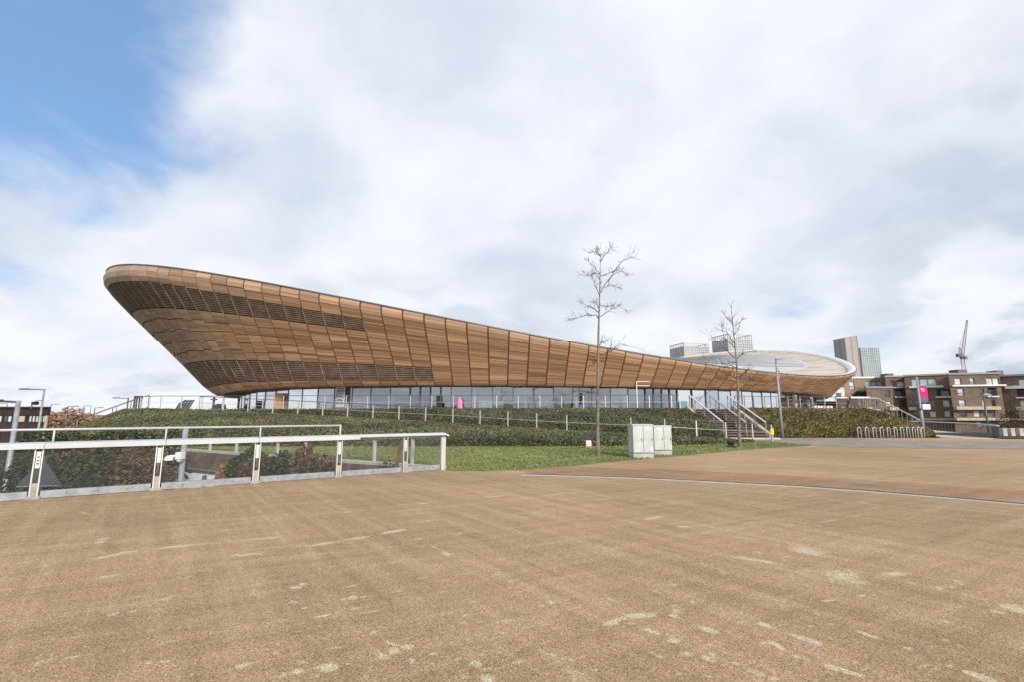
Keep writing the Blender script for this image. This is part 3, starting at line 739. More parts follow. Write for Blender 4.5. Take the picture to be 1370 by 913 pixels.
MB().loft([rimpt(1.18, -.24), rimpt(1.6, -.4)]+[roofring(r, -.5+.9*(1-r)) for r in (.96, .94, .92, .90, .88)]).build('roof_border', M_ROOFA, VD, True)
MB().loft([roofring(r, -.5+.9*(1-r)+(.08 if r == .6999 else 0)) for r in (.8799, .8, .7, .6, .5, .4, .3, .2, .1, .01)]).build('roof_deck', M_ROOFB, VD, True)
sm = MB()
for off in np.arange(-44, 45, 2.4):
    us = np.linspace(-1, 1, 40)*.87*UP['A']*math.sqrt(max(0, 1-(off/(.87*UP['B']))**2)) if abs(off) < .86*UP['B'] else None
    if us is None: continue
    a = UP['phi']; pts = []
    for u in us:
        r = math.hypot(u/UP['A'], off/UP['B']); T = math.degrees(math.atan2(off/UP['B'], u/UP['A'])); p = Uc(np.array(T), r); pts.append(Vector((p[0], p[1], p[2]-.5+.9*(1-r)+.05)))
    sm.tube(pts, .05, 4, False)
sm.build('roof_seams', M_RIM, VD)
# soffit, glazed concourse front, interior
def lring(r, dz): return [Vector(p) for p in Lc(TT, r, dz)]
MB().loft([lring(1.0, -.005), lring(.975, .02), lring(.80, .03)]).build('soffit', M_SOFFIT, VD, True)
GR, GT = .968, 4.77
gl = Lc(tt, GR); garc = np.concatenate([[0], np.cumsum(np.linalg.norm(np.diff(gl[:, :2], axis=0), axis=1))])
NP = int(garc[-1]/2.25); gT = np.interp(np.linspace(0, garc[-1], NP+1), garc, tt)
mul = MB().box((0, 0, 1.31), (.07, .14, 2.62)).mesh('mullion', M_STEELD)
mulw = MB().box((0, 0, 1.31), (.16, .22, 2.62)).mesh('mullion', M_STEELD)
for i in range(NP):
    if not (150 < gT[i] < 330): continue
    p, q = Lc(gT[i], GR), Lc(gT[i+1], GR); p = Vector((p[0], p[1], 2.17)); q = Vector((q[0], q[1], 2.17)); d = q-p; ang = math.atan2(d.y, d.x)
    nrmv = Vector((d.y, -d.x, 0)).normalized()
    if nrmv.y > 0: nrmv = -nrmv
    zt = Vector((0, 0, 2.62-.42*float(gaus(gT[i], 182, 17))))
    MB().boxa((p+q)/2+zt/2, d*.485+nrmv*rp.uniform(-.012, .012), nrmv*.01, zt*.495+nrmv*rp.uniform(-.02, .02)).build('glass_pane', M_GLASS, VD)
    px = project(np.array(p))[0]
    inst(mulw if (525 < px < 588 or 860 < px < 950) else mul, 'mullion', VD, p, ang)
    if 525 < px < 588 or 860 < px < 905: inst(mulw, 'mullion', VD, p.lerp(q, .5), ang)
    bk = (p+q)/2-nrmv*1.2
    if px < 520 or px > 905:
        if rp.random() < .92: MB().boxa(bk+zt/2, d*.49, nrmv*.02, zt*.49).build('blind', M_BLIND, VD)
MB().loft([[Vector((p[0], p[1], 2.17)) for p in Lc(TT, .86)], [Vector((p[0], p[1], 4.78)) for p in Lc(TT, .86)]]).build('inner_wall', mat('grey interior wall', (.22, .23, .25), .8, var=.3, vscale=.4), VD, True)
MB().loft([[Vector((p[0], p[1], 2.18)) for p in Lc(TT, .99)], [Vector((p[0], p[1], 2.18)) for p in Lc(TT, .86)]]).build('inner_floor', M_INT, VD)
colm = MB().tube([(0, 0, 0), (0, 0, 2.6)], .2, 12).mesh('column', M_WHITE)
for T_ in range(190, 300, 6):
    p = Lc(np.array(float(T_)), .945); inst(colm, 'column', VD, (p[0], p[1], 2.18))
MB().loft([[Vector((p[0], p[1], 2.17)) for p in Lc(TT, GR+.003)], [Vector((p[0], p[1], 2.27)) for p in Lc(TT, GR+.003)]]).build('sill', M_STEELD, VD)
# two small lights under the left soffit
for px in (318, 327):
    p = AT(px, 521.8, 74); MB().tube([p+Vector((0, 0, .35)), p+Vector((0, 0, -.05))], .16, 8).build('soffit_light', M_BLACK, VD)
# logo sheet on the glass (left of the doors)
_gl = Lc(np.linspace(185, 300, 2000), GR); _gp = project(np.concatenate([_gl[:, :2], np.full((2000, 1), 2.17)], 1))[:, 0]
lgd = float(_gl[int(np.argmin(abs(_gp-455))), 1])-.25
lg = thing('window_sign', AT(455, 531.5, lgd), 'round grey emblem sheet of curved bands on the glass front, left of the doors', 'sign')
MB().box(AT(455, 531.5, lgd), (1.7, .03, 2.3), R(-36)).build('sheet', mat('pale emblem sheet', (.62, .60, .63), .6), lg)
eb = MB(); c0 = AT(455, 531.5, lgd-.06); ex = Vector((math.cos(R(-36)), math.sin(R(-36)), 0)); en = Vector((math.sin(R(-36)), -math.cos(R(-36)), 0))*.03
for (w, z0, hh) in ((.62, .78, .10), (.74, .5, .14), (.66, .22, .12), (.74, -.1, .10), (.5, -.45, .12), (.62, -.8, .10)):
    pts = [c0+en+ex*(w*t)+Vector((0, 0, z0+.12*(1-t*t))) for t in np.linspace(-1, 1, 9)]; eb.tube(pts, hh/2, 6)
eb.build('emblem_band', mat('emblem grey purple', (.22, .20, .26), .6), lg)
# things just behind and before the glass
_gl = Lc(np.linspace(185, 300, 2000), GR); _gp = project(np.concatenate([_gl[:, :2], np.full((2000, 1), 2.17)], 1))[:, 0]
def glass_d(px): return float(_gl[int(np.argmin(abs(_gp-px))), 1])
def ongrnd(px, d, z=2.17): p = AT(px, 550, d); p.z = z; return p
t = thing('info_board', ongrnd(586, glass_d(586)-.7), 'tall black display board standing before the glass doors', 'board')
MB().box(t.location+Vector((0, 0, .78)), (.42, .08, 1.5)).build('panel', M_BLACK, t); MB().box(t.location+Vector((.03, 0, .02)), (.6, .45, .04)).build('foot', M_BLACK, t); MB().box(t.location+Vector((.3, .03, .4)), (.25, .2, .8)).build('side_box', M_BLACK, t)
t = thing('draped_table', ongrnd(615, glass_d(615)-.7), 'bright pink rounded stand close to the concourse glass', 'stand')
MB().tube([t.location+Vector((0, 0, z)) for z in (.0, .2, .75, 1.05, 1.25, 1.32)], [.29, .30, .29, .27, .19, .06], 12).build('cover', mat('pink cloth', (.72, .22, .42), .7), t, True); MB().box(t.location+Vector((0, 0, 1.34)), (.16, .16, .05)).build('cap', M_WHITE, t)
t = thing('counter', ongrnd(661, glass_d(661)+1.0), 'long pale green reception counter behind the glass', 'counter')
for k_, x_ in enumerate((-1.25, -.35, .6)): MB().box(t.location+Vector((x_, 0, .5)), (.86, .5, 1.0)).build('front_panel', mat('pale green counter', (.84, .90, .86), .5), t)
MB().box(t.location+Vector((-.32, 0, 1.03)), (2.9, .62, .05)).build('worktop', M_WHITE, t)
t = thing('recycling_bin', ongrnd(821, glass_d(821)+.8), 'low yellow box behind the glass to the right of the tall tree trunk', 'bin')
MB().box(t.location+Vector((0, 0, .3)), (.9, .5, .58)).build('body', M_YEL, t); MB().box(t.location+Vector((0, 0, .62)), (.94, .54, .05)).build('lid', M_STEELD, t)
t = thing('totem_column', ongrnd(373, glass_d(373)-.7), 'tan wooden kiosk panel standing at the left end of the glass front', 'kiosk')
MB().box(t.location+Vector((0, 0, .98)), (.95, .5, 1.9)).build('body', M_WOODP, t); MB().box(t.location+Vector((0, 0, 1.96)), (1.1, .6, .08)).build('top', mat('kiosk cap', (.33, .19, .1), .6), t)
t = thing('poster_stand', ongrnd(915, glass_d(915)-.5), 'small turquoise poster board by the glass at the top of the steps', 'board')
MB().box(t.location+Vector((0, 0, .6)), (.8, .06, 1.0)).build('poster', mat('turquoise print', (.12, .27, .33), .6), t); MB().box(t.location+Vector((0, .05, .55)), (.9, .04, 1.1)).build('frame', M_STEELD, t)
t = thing('entrance_marker', ongrnd(853, 48.5), 'slender white entrance post with an open rectangular frame on top', 'marker')
zt = AT(853, 511.0, 48.5).z; zb = AT(853, 517, 48.5).z; x0 = t.location.x; x1 = AT(868.5, 511, 48.5).x; yy = t.location.y
MB().box((x0, yy, (2.17+zt)/2), (.06, .06, zt-2.17)).build('post', M_WHITE, t)
MB().box(((x0+x1)/2+.045, yy, zt-.04), (x1-x0-.06, .05, .05)).box(((x0+x1)/2+.045, yy, zb), (x1-x0-.06, .05, .05)).build('frame', M_WHITE, t)
# entrance doors recess
t0 = ongrnd(868, 52.3)
# ---------------------------------------------------------------- guard rails on the concourse and ramp
def crest(poly, dz=2.16): return [(x, y, dz) for x, y in poly]
railing('long dark guard rail along the concourse edge from the left corner to the steps', 'railing',
        crest([(-34.2, 44.6), (-33.0, 42.3), (-29.4, 40.1), (-24.8, 40.0), (-16, 39.3), (-4, 39.0), (3, 38.9), (13.4, 38.5)]), 1.08, 1.75, (.055, .06), .05, (.55,), None, None, M_ALU)
railing('guard rail on the concourse edge above the right hand bank', 'railing',
        crest([(18.0, 38.9), (20.2, 40.0), (23.5, 40.7), (27, 41.1), (28.9, 41.4)]), 1.05, 1.12, (.05, .06), .05, (.5,))
rl = [p+Vector((0, 0, .05)) for p in offset(ro, .05)]
railing('grey ramp railing rising from the steps to the left across the planted bank', 'railing', [rl[i] for i in range(0, 55, 3)]+[Vector((17.0, 31.9, .05))], 1.02, 2.05, (.065, .075), .05, (.52,), None, None, M_ALU)
# end plate of the ramp rail
t = thing('sign_plate', (17.0, 31.78, .05), 'small yellow plate on the last post of the ramp railing', 'sign')
MB().box((17.0, 31.8, .62), (.22, .03, .36)).build('plate', M_YEL, t); MB().box((17.0, 31.85, .45), (.11, .08, .92)).build('bracket', M_GALV, t)
t = thing('raking_post', (28.9, 41.4, 2.16), 'black slanting end post of the concourse rail near the banner pole', 'post')
MB().bar((28.6, 41.35, 2.16), (29.1, 41.45, 3.2), .10, .16).build('post', M_BLACK, t); MB().box((28.55, 41.3, 2.2), (.5, .2, .07)).build('foot', M_BLACK, t)
# ---------------------------------------------------------------- steps up to the concourse
sb_l, sb_r = Vector((14.95, 34.7, .12)), Vector((18.2, 34.7, .12)); st_l, st_r = Vector((13.95, 38.15, 2.14)), Vector((17.2, 38.15, 2.14))
ST = thing('staircase', sb_l, 'broad outdoor steps with brown treads climbing the bank to the concourse', 'stairs')
NS = 12
for i in range(NS):
    a, b = sb_l.lerp(st_l, i/NS), sb_r.lerp(st_r, i/NS); a2, b2 = sb_l.lerp(st_l, (i+1)/NS), sb_r.lerp(st_r, (i+1)/NS)
    z = sb_l.z+(st_l.z-sb_l.z)*(i+1)/NS; m = MB()
    P = [Vector((q.x, q.y, z)) for q in (a, b, b2, a2)]; Q = [Vector((q.x, q.y, sb_l.z-.1)) for q in (a, b, b2, a2)]
    m.face(P).face([Q[0], Q[1], P[1], P[0]]).face([P[3], P[0], Q[0], Q[3]][::-1]).face([P[1], P[2], Q[2], Q[1]][::-1])
    o = m.build('step', M_STEPR, ST)
    nb = MB().bar(a.lerp(b, .5)+Vector((0, .03, 0))-(b-a)*.5+Vector((0, 0, z-a.z-.022)), a.lerp(b, .5)+Vector((0, .03, 0))+(b-a)*.5+Vector((0, 0, z-a.z-.022)), .30, .05).build('tread', M_STEP, o)
for s_, e_ in ((sb_l, st_l), (sb_r, st_r)):
    w = Vector((-.17 if s_ is sb_l else .17, 0, 0))
    MB().bar(s_+w+Vector((0, -.1, .0)), e_+w+Vector((0, 0, .12)), .3, .42).build('side_kerb', M_STONE, ST)
struct(MB().box((16.6, 34.35, .05), (4.3, .75, .10)).build('landing', M_CONC))
def stair_rail(label, x, flat=None, wide=(.13, .06), mtop=M_ALU):
    d = st_l-sb_l; a = sb_l+Vector((x, -.05, .05)); b = a+d*1.02
    return railing(label, 'handrail', [a, b], 1.0, 1.15, (.05, .05), .05, (.45,), 'handrails on the front steps', mtop, M_GALV, 'handrail', wide)
stair_rail('bright handrail on the left side of the front steps', .12)
stair_rail('darker double handrail down the middle of the front steps', 1.75, wide=(.22, .05), mtop=M_GALV)
stair_rail('bright handrail on the right side of the front steps', 3.15)
# ---------------------------------------------------------------- near bridge parapet
def on_near(px):
    """point of the parapet line that appears at picture column px (at the base)"""
    a = Vector((NEAR0[0], NEAR0[1], 0)); d = Vector((ndir.x, ndir.y, 0)); best = None
    lo, hi = -6.0, 14.0
    for _ in range(50):
        m = (lo+hi)/2
        if project(np.array(a+d*m))[0] < px: lo = m
        else: hi = m
    return a+d*lo
ND = Vector((ndir.x, ndir.y, 0)); NN = Vector((-ndir.y, ndir.x, 0))      # NN points over the drop
ang_n = math.atan2(ndir.y, ndir.x); UPV = Vector((0, 0, 1))
PB = thing('bridge_parapet', on_near(341), 'near bridge parapet with broad pale top rail, twin plate posts and wire mesh', 'parapet')
Pst = on_near(44)-ND*9.0; Pend = on_near(592)
post_px = [44, 208, 341, 452, 541]
def parapet_post(p, parent):
    f1 = MB()
    for s_ in (-1, 1): f1.boxa(p+ND*(s_*.06)+UPV*.53, ND*.011, NN*.055, UPV*.53)
    o = f1.build('post', M_ALU, parent)
    MB().boxa(p+UPV*.03, ND*.11, NN*.075, UPV*.028).build('foot_plate', M_GALV, o)
    MB().boxa(p+UPV*.17-NN*.01, ND*.048, NN*.03, UPV*.15).build('post_core', M_STONE, o)
    MB().boxa(p+UPV*.80-NN*.035, ND*.036, NN*.008, UPV*.17).build('post_cover', M_ALU, o)
    if abs((p-on_near(44)).length) > .2: MB().boxa(p+UPV*.52-NN*.034, ND*.018, NN*.008, UPV*.14).build('slot_plate', M_STEELD, o); return
    mb = MB()
    for k_ in range(3): mb.boxa(p+UPV*(.72+.07*k_)-NN*.046, ND*.02, NN*.003, UPV*.012)
    mb.build('post_label', M_STEELD, o)
for q in [Pst+ND*.4, on_near(44)-ND*5.6, on_near(44)-ND*2.8]+[on_near(x) for x in post_px]: parapet_post(q, PB)
MB().boxa(Pend+UPV*.51, ND*.075, NN*.05, UPV*.51).build('end_post', M_ALU, PB)
# top rail: a broad board, a lip below its front, and the thinner end section
ptr = [on_near(44)-ND*9.5, on_near(44)+ND*.08, on_near(208)+ND*.1, on_near(341)+ND*.0, on_near(478)]
for a, b in zip(ptr, ptr[1:]):
    a = a+ND*.008; m = MB(); prof_ = [(-.14, 1.03), (-.14, 1.115), (-.11, 1.135), (.16, 1.16), (.18, 1.14), (.18, 1.07), (-.10, 1.03)]
    m.loft([[a+NN*x+UPV*z for x, z in prof_], [b+NN*x+UPV*z for x, z in prof_]], True)
    n_ = len(prof_); m.f.append(tuple(range(n_))); m.f.append(tuple(reversed(range(n_, 2*n_)))); m.build('top_rail', M_ALUW, PB)
m = MB(); a, b = on_near(478)+ND*.008, Pend+ND*.04; prof_ = [(-.13, 1.085), (-.13, 1.105), (0, 1.155), (.14, 1.16), (.16, 1.14), (.15, 1.10)]
m.loft([[a+NN*x+UPV*z for x, z in prof_], [b+NN*x+UPV*z for x, z in prof_], [b+ND*.16+NN*(x*.7+.03)+UPV*(z-.05) for x, z in prof_]], True).f.append(tuple(range(6))); m.f.append(tuple(reversed(range(12, 18))))
m.build('end_rail', M_ALUW, PB)
MB().tube([on_near(470)+UPV*1.035, Pend+UPV*1.035], .022, 8).build('under_rail', M_GALV, PB, True)
# tubular rail above
ur = [on_near(44)-ND*9.5+UPV*1.415, on_near(452)+UPV*1.43]
MB().tube(ur, .024, 10).build('upper_rail', M_ALUW, PB, True)
for x in (60, 214, 343, 452): MB().tube([on_near(x)+UPV*1.10, on_near(x)+UPV*(1.42 if x != 452 else 1.454)], .018 if x != 452 else .024, 8).build('upright', M_ALUW, PB, True)
# kerb beam along the bottom
kb = [Pst]+[on_near(x) for x in [44]+post_px[1:]]+[Pend]
for a, b in zip(kb, kb[1:]):
    MB().boxa((a+b)/2+UPV*.085+NN*.02, ND*((b-a).length/2-.10), NN*.035, UPV*.075).build('kerb_beam', M_GALV, PB)
    mb = MB()
    for t_ in (.25, .5, .75): mb.boxa(a.lerp(b, t_)+UPV*.09-NN*.018, ND*.012, NN*.008, UPV*.012)
    mb.build('bolt', M_STEELD, PB)
# diagonal wire mesh
wm = MB(); L = (Pend-Pst).length
def wire(p, q): wm.tube([p, q], .0017, 3, False)
sp_, h0, h1 = .085, .16, 1.05; rise = .42
k_ = -2.4
while k_ < L:
    for sgn in (1, -1):
        x0_, x1_ = k_, k_+(h1-h0)/rise; lo_, hi_ = max(0, x0_), min(L-.1, x1_)
        if hi_ > lo_:
            za, zb_ = h0+(lo_-x0_)*rise, h0+(hi_-x0_)*rise
            if sgn < 0: za, zb_ = h0+h1-za, h0+h1-zb_
            wire(Pst+ND*lo_+NN*.012*sgn+UPV*za, Pst+ND*hi_+NN*.012*sgn+UPV*zb_)
    k_ += sp_
stuff(wm.build('wire_mesh', M_GALV, PB))
# leaning brown stakes by the parapet end
t = thing('timber_stake', on_near(531)+NN*.25, 'brown weathered stakes leaning against the end post of the parapet', 'stake')
for dx in (0, .10): MB().bar(on_near(529)+NN*.2+ND*dx+UPV*.0, on_near(539)+NN*.12+ND*dx*.3+UPV*1.02, .05, .06).build('stake', M_RUST, t)
# ---------------------------------------------------------------- far parapet along the lawn, coping and retaining wall
FA, FB = Vector((APEX[0]-.05, APEX[1]+.1, 0)), Vector((-14.7, 23.2, 0)); FD = (FB-FA).normalized(); FN = Vector((FD.y, -FD.x, 0))
FE = FA+FD*22
FN = FN if FN.y > 0 else -FN
FP = thing('far_parapet', FA, 'far parapet along the lawn with a broad pale rail, joining the near one', 'parapet')
def far_z(p): return max(.5, 1.0-.046*(p-FA).length)
def on_far(px):
    lo, hi = -.5, 22.0
    for _ in range(50):
        m = (lo+hi)/2
        if project(np.array(FA+FD*m))[0] > px: lo = m
        else: hi = m
    return FA+FD*lo
for px in (548, 497, 405, 367, 312, 277, 240, 218, 196, 150, 105): q_ = on_far(px); hh = far_z(q_)/2-.05; MB().boxa(q_+FN*.12+UPV*(hh+.08), FD*.03, FN*.055, UPV*hh).build('post', M_ALU, FP)
for a, b in ((FA+FD*.15, on_far(405)), (on_far(405)+FD*.01, on_far(277)), (on_far(277)+FD*.01, FE)):
    MB().bar(a+FN*.12+UPV*(far_z(a)+.03), b+FN*.12+UPV*(far_z(b)+.03), .2, .05).build('top_rail', M_GALV, FP)
cp = [FA]+[FA+FD*x for x in (2.5, 5, 7.5, 10, 12.5, 15, 17.5, 20)]
CW = thing('retaining_wall', FA, 'weathered brown retaining wall under the far parapet with a thin pale coping', 'wall')
for a, b in zip(cp, cp[1:]):
    MB().boxa((a+b)/2+UPV*.03, FD*((b-a).length/2-.006), FN*.16, UPV*.045).build('coping', M_CONC, CW)
    MB().boxa((a+b)/2-FN*.12-UPV*.42, FD*((b-a).length/2-.008), FN*.06, UPV*.40).build('wall_panel', M_CONCD, CW)
    MB().boxa((a+b)/2+FN*.10-UPV*2.7, FD*((b-a).length/2), FN*.06, UPV*1.5).build('lower_wall', M_CONCD, CW)
# white portal wall below the weathered band
wl, wr = on_far(226), on_far(306)
PW = thing('portal_wall', wl-UPV*4.0, 'white ribbed wall of the underpass under the brown band, with a drainpipe', 'wall')
mb = MB(); n_ = int((wr-wl).length/.16)
for i in range(n_):
    p = wl.lerp(wr, (i+.5)/n_)-FN*.20; mb.boxa(p-UPV*2.25, FD*.06, FN*.03, UPV*1.45)
stuff(mb.build('rib', M_WALLW, PW)); MB().boxa((wl+wr)/2-FN*.16-UPV*2.25, FD*((wr-wl).length/2), FN*.02, UPV*1.45).build('sheet', M_WALLW, PW)
MB().boxa(wl.lerp(wr, .2)-FN*.27-UPV*1.85, FD*((wr-wl).length*.2), FN*.03, UPV*.3).build('plinth', M_STEELD, PW)
MB().boxa((wl+wr)/2-FN*.26-UPV*.84, FD*((wr-wl).length/2), FN*.05, UPV*.04).build('ledge', M_STEELD, PW)
pp = wl.lerp(wr, .78)-FN*.33; MB().tube([pp-UPV*1.0, pp-UPV*1.7], .09, 8).build('drainpipe', M_STEELD, PW); MB().boxa(pp-UPV*1.85, FD*.2, FN*.13, UPV*.13).build('hopper', M_GALV, PW)
pp = wl.lerp(wr, .30)-FN*.32; MB().boxa(pp-UPV*1.62, FD*.25, FN*.08, UPV*.2).build('meter_box', M_GALV, PW); MB().tube([pp-FD*.3-UPV*1.45, pp-FD*.42-UPV*1.5, pp-FD*.42-UPV*2.4], .03, 6).build('conduit', M_BLACK, PW)
p = on_far(221)-FN*.3
t = thing('concrete_pier', p-UPV*4.1, 'short cream concrete pier at the left end of the white wall', 'pier')
MB().boxa(p-UPV*2.6, FD*.32, FN*.25, UPV*1.5).build('shaft', M_CREAM, t); MB().boxa(p-UPV*1.06, FD*.36, FN*.28, UPV*.04).build('cap', M_CONC, t)
# pole with the two white floodlights behind the parapet
pl = AT(246, 600, 14.6); pl.z = -4.1; top = AT(249.5, 574, 14.6).z
t = thing('floodlight_pole', pl, 'thick galvanised pole behind the near parapet carrying two white lamps', 'pole')
mb = MB(); mb.tube([pl, pl+UPV*(top+4.1)], .075, 12).build('pole', M_GALV, t, True)
lp = AT(240, 612, 14.5)
o = MB().bar(AT(245, 610, 14.5), AT(228, 611, 14.45), .04, .05).build('bracket', M_WHITE, t)
q = AT(226, 614, 14.4); m = MB(); m.loft([[q+Vector((math.cos(a)*r, math.sin(a)*r, z)) for a in np.linspace(0, 2*math.pi, 13)[:-1]] for r, z in ((.12, -.06), (.125, -.03), (.10, .04), (.05, .075), (.005, .085))], True); m.f.append(tuple(range(12))); m.build('dome_lamp', M_WHITE, t, True)
q = AT(241, 610.5, 14.35); MB().boxa(q, (.085, 0, 0), (0, .09, 0), (.0, 0, .10)).build('flood_lamp', M_WHITE, t); MB().boxa(q-UPV*.13, (.05, 0, 0), (0, .05, 0), (.0, 0, .035)).build('lamp_glass', M_CURT, t)
# triangular sign from behind
q = AT(54, 636, 12.6)
t = thing('warning_sign', Vector((q.x, q.y, -4.1)), 'dark triangular road sign seen from its back through the mesh', 'sign')
tri = [q+Vector((x, y, z)) for x, y, z in ((-.46, -.1, -.26), (.46, .1, -.26), (0, 0, .42))]; back = [p+Vector((-.005, .03, 0)) for p in tri]
m = MB(); n_ = 0; m.v = [tuple(p) for p in tri+back]; m.f = [(0, 1, 2), (5, 4, 3), (0, 3, 4, 1), (1, 4, 5, 2), (2, 5, 3, 0)]; m.build('plate', mat('sign back grey', (.075, .078, .085), .6), t)
MB().bar(tri[0]-UPV*.02, tri[1]-UPV*.02+Vector((0, 0, 0)), .03, .025).build('back_rail', M_GALV, t); MB().tube([Vector((q.x, q.y+.07, -4.1)), q+Vector((0, .07, .45))], .04, 8).build('pole', M_STEELD, t)
# ---------------------------------------------------------------- sunken road bank and its shrubs
pit = [(-1.9, 15.9), (-10.4, 10.1), (-24, .8), (-60, .8), (-60, 30), (-22, 27.6), (-14.7, 23.2)]
struct(MB().poly(pit, -3.6).build('sunken_ground', M_ASPH))
def leaf_blob(c, rad, n, seed):
    """points through a lumpy volume, denser towards its surface"""
    g = np.random.default_rng(seed); d = g.normal(size=(n, 3)); d /= np.linalg.norm(d, axis=1)[:, None]
    r = .55+.5*g.random(n)**.6; r *= 1+.28*vnoise(d*2.3, 1.0, seed); P = d*r[:, None]*np.array(rad)+np.array(tuple(c))
    return P[P[:, 2] > c[2]-rad[2]*.95]
def shrub(px, py, d, rad, label, m, n=2600, size=.085, group=None, base=-3.6):
    c = AT(px, py, d); t = thing('shrub', (c.x, c.y, base), label, 'shrub', group); P = leaf_blob(c, rad, n, int(px*7+py))
    tone = np.clip(.45+.3*vnoise(P, 2.5, int(px))+.22*RNG.normal(size=len(P)), 0, 1)
    leaf_mesh('foliage', P, size, tone, m, t)
    mb = MB(); rs = random.Random(px)
    for _ in range(7):
        a = rs.uniform(0, 6.28); q = Vector((c.x+math.cos(a)*rad[0]*.6, c.y+math.sin(a)*rad[1]*.6, c.z+rad[2]*rs.uniform(-.2, .7))); b = Vector((c.x+rs.uniform(-.15, .15), c.y, base)); mb.tube([b, b.lerp(q, .5)+Vector((0, 0, .1)), q], [.035, .022, .008], 5)
    mb.build('stems', M_TWIG, t)
SH = [(12, 655, 20.0, (1.3, 1.2, 1.3), 0, 'dark evergreen shrub at the far left behind the mesh, before the lamp pole'),
      (28, 625, 21.5, (1.6, 1.2, 1.2), 1, 'reddish brown shrub at the far left under the thick lamp pole'),
      (75, 612, 22, (1.9, 1.3, 1.25), 0, 'dark green bush rising behind the triangular sign'),
      (95, 640, 17, (1.35, 1.1, 1.15), 1, 'brown withered bush just right of the triangular sign'),
      (128, 614, 21, (1.8, 1.3, 1.15), 0, 'broad dark green bush between sign and floodlight pole, tallest of the bank'),
      (128, 643, 16.5, (1.3, 1.1, 1.0), 0, 'low dark bush at the foot of the bank, second from the sign'),
      (158, 632, 18.5, (1.5, 1.1, 1.2), 1, 'brown faded bush in the middle of the bank'),
      (172, 611, 21.5, (1.7, 1.2, 1.1), 0, 'dark green bush below the planted bank, left of the white lamps'),
      (188, 645, 16.5, (1.2, 1.0, 1.1), 1, 'brown bush on the left of the second twin plate post'),
      (206, 622, 19.5, (1.25, 1.0, 1.25), 0, 'dark bush overhanging the cream concrete pier'),
      (60, 662, 13.8, (1.2, .9, 1.0), 0, 'low dark shrub under the triangular sign'),
      (309, 640, 20.2, (.62, .5, .62), 2, 'orange brown dry bush at the right end of the white wall'),
      (330, 630, 18.6, (.75, .5, .75), 0, 'dark green bush behind the third twin plate post'),
      (352, 634, 17.9, (.85, .5, .6), 1, 'brown bush right of the third twin plate post'),
      (375, 632, 17.8, (.75, .5, .65), 0, 'dark green bush before the brown retaining wall'),
      (403, 624, 17.6, (.48, .4, .62), 1, 'tall brown seedy bush rising above the coping'),
      (420, 634, 16.9, (.8, .45, .55), 1, 'low brown bush at the right of the planting below the wall')]
for (px, py, d, rad, k_, lab) in SH:
    shrub(px, py, d, rad, lab, (M_SHRUB, M_SHRUBB, M_ORANGE)[k_], int(1500*(rad[0]*rad[2])**.8)+900, .085)
shrub(522, 631, 15.3, (.32, .25, .24), 'little green weed growing by the leaning stakes', M_SHRUB, 420, .05, None, -.3)
# ---------------------------------------------------------------- lamp posts and poles on the left
def arm_lamp(px, py, d, base, arm, r, label, m=M_GALV, mh=M_STEELD, group=None, dy=0.0, name='street_lamp', head=.62):
    top = AT(px, py, d); t = thing(name, (top.x, top.y, base), label, 'street lamp', group); hgt = top.z-base
    MB().tube([t.location, t.location+UPV*hgt*.35, t.location+UPV*hgt], [r*1.25, r, r*.8], 10).build('pole', m, t, True)
    o = MB().bar(top+Vector((-.02, 0, -.05)), top+Vector((arm, dy, .0)), r*.8, r*.9).build('arm', mh, t)
    e = top+Vector((arm, dy, 0)); s_ = 1 if arm > 0 else -1
    MB().boxa(e-Vector((s_*head*.4, 0, 0)), (head*.5, 0, .0), (0, .11, 0), (0, 0, .045)).build('lamp_head', mh, t); return t
arm_lamp(25, 537, 17.2, -3.6, -1.2, .085, 'thick near lamp pole at the left edge, its arm leaving the picture')
t = arm_lamp(59.5, 521.5, 34, -4, -1.65, .075, 'tall lamp post with a long left arm and a camera, beside the dark cabin')
q = AT(54, 537, 34); MB().bar(q+Vector((.15, 0, 0)), q+Vector((-.25, 0, 0)), .05, .05).build('camera_bracket', M_STEELD, t); MB().tube([q+Vector((-.3, 0, -.05)), q+Vector((-.3, 0, -.3))], [.12, .10], 10).build('dome_camera', M_BLACK, t)
q = AT(47, 540.5, 34); MB().boxa(q, (.16, 0, 0), (0, .12, 0), (0, 0, .1)).build('camera', M_BLACK, t)
arm_lamp(171.8, 533.3, 50, -.5, -1.5, .075, 'dark lamp post at the head of the left hand steps', M_STEELD)
FL = [(68.6, 541.8, 85, 1.4), (91.2, 544.4, 62, 1.25), (112.3, 544, 110, 1.3), (127, 546.3, 75, 1.2), (10, 541, 95, -1.3), (122, 544, 140, -1.3)]
FLL = ['small far lamp post just right of the dark cabin roof', 'small lamp post before the orange trees, nearest of the far ones', 'faint far lamp post right of the orange trees', 'small lamp post beside the rails of the left hand steps', 'faint far lamp post above the dark cabin', 'faintest far lamp post with its arm pointing left, above the left hand steps']
for (px, py, d, arm), lab in zip(FL, FLL): arm_lamp(px, py, d, -4.1, arm, .07, lab, M_STEELD, M_STEELD, 'lamp posts on the far road')
# camera pole on the cabin roof
q = AT(43, 541, 44); t = thing('camera_mast', (q.x, q.y, 1.9), 'short dark mast with a bent arm on the cabin roof', 'mast')
MB().tube([Vector((q.x, q.y, 2.2)), q], .05, 8).build('mast', M_STEELD, t); MB().bar(q, q+Vector((.3, 0, .05)), .06, .06).build('arm', M_STEELD, t)
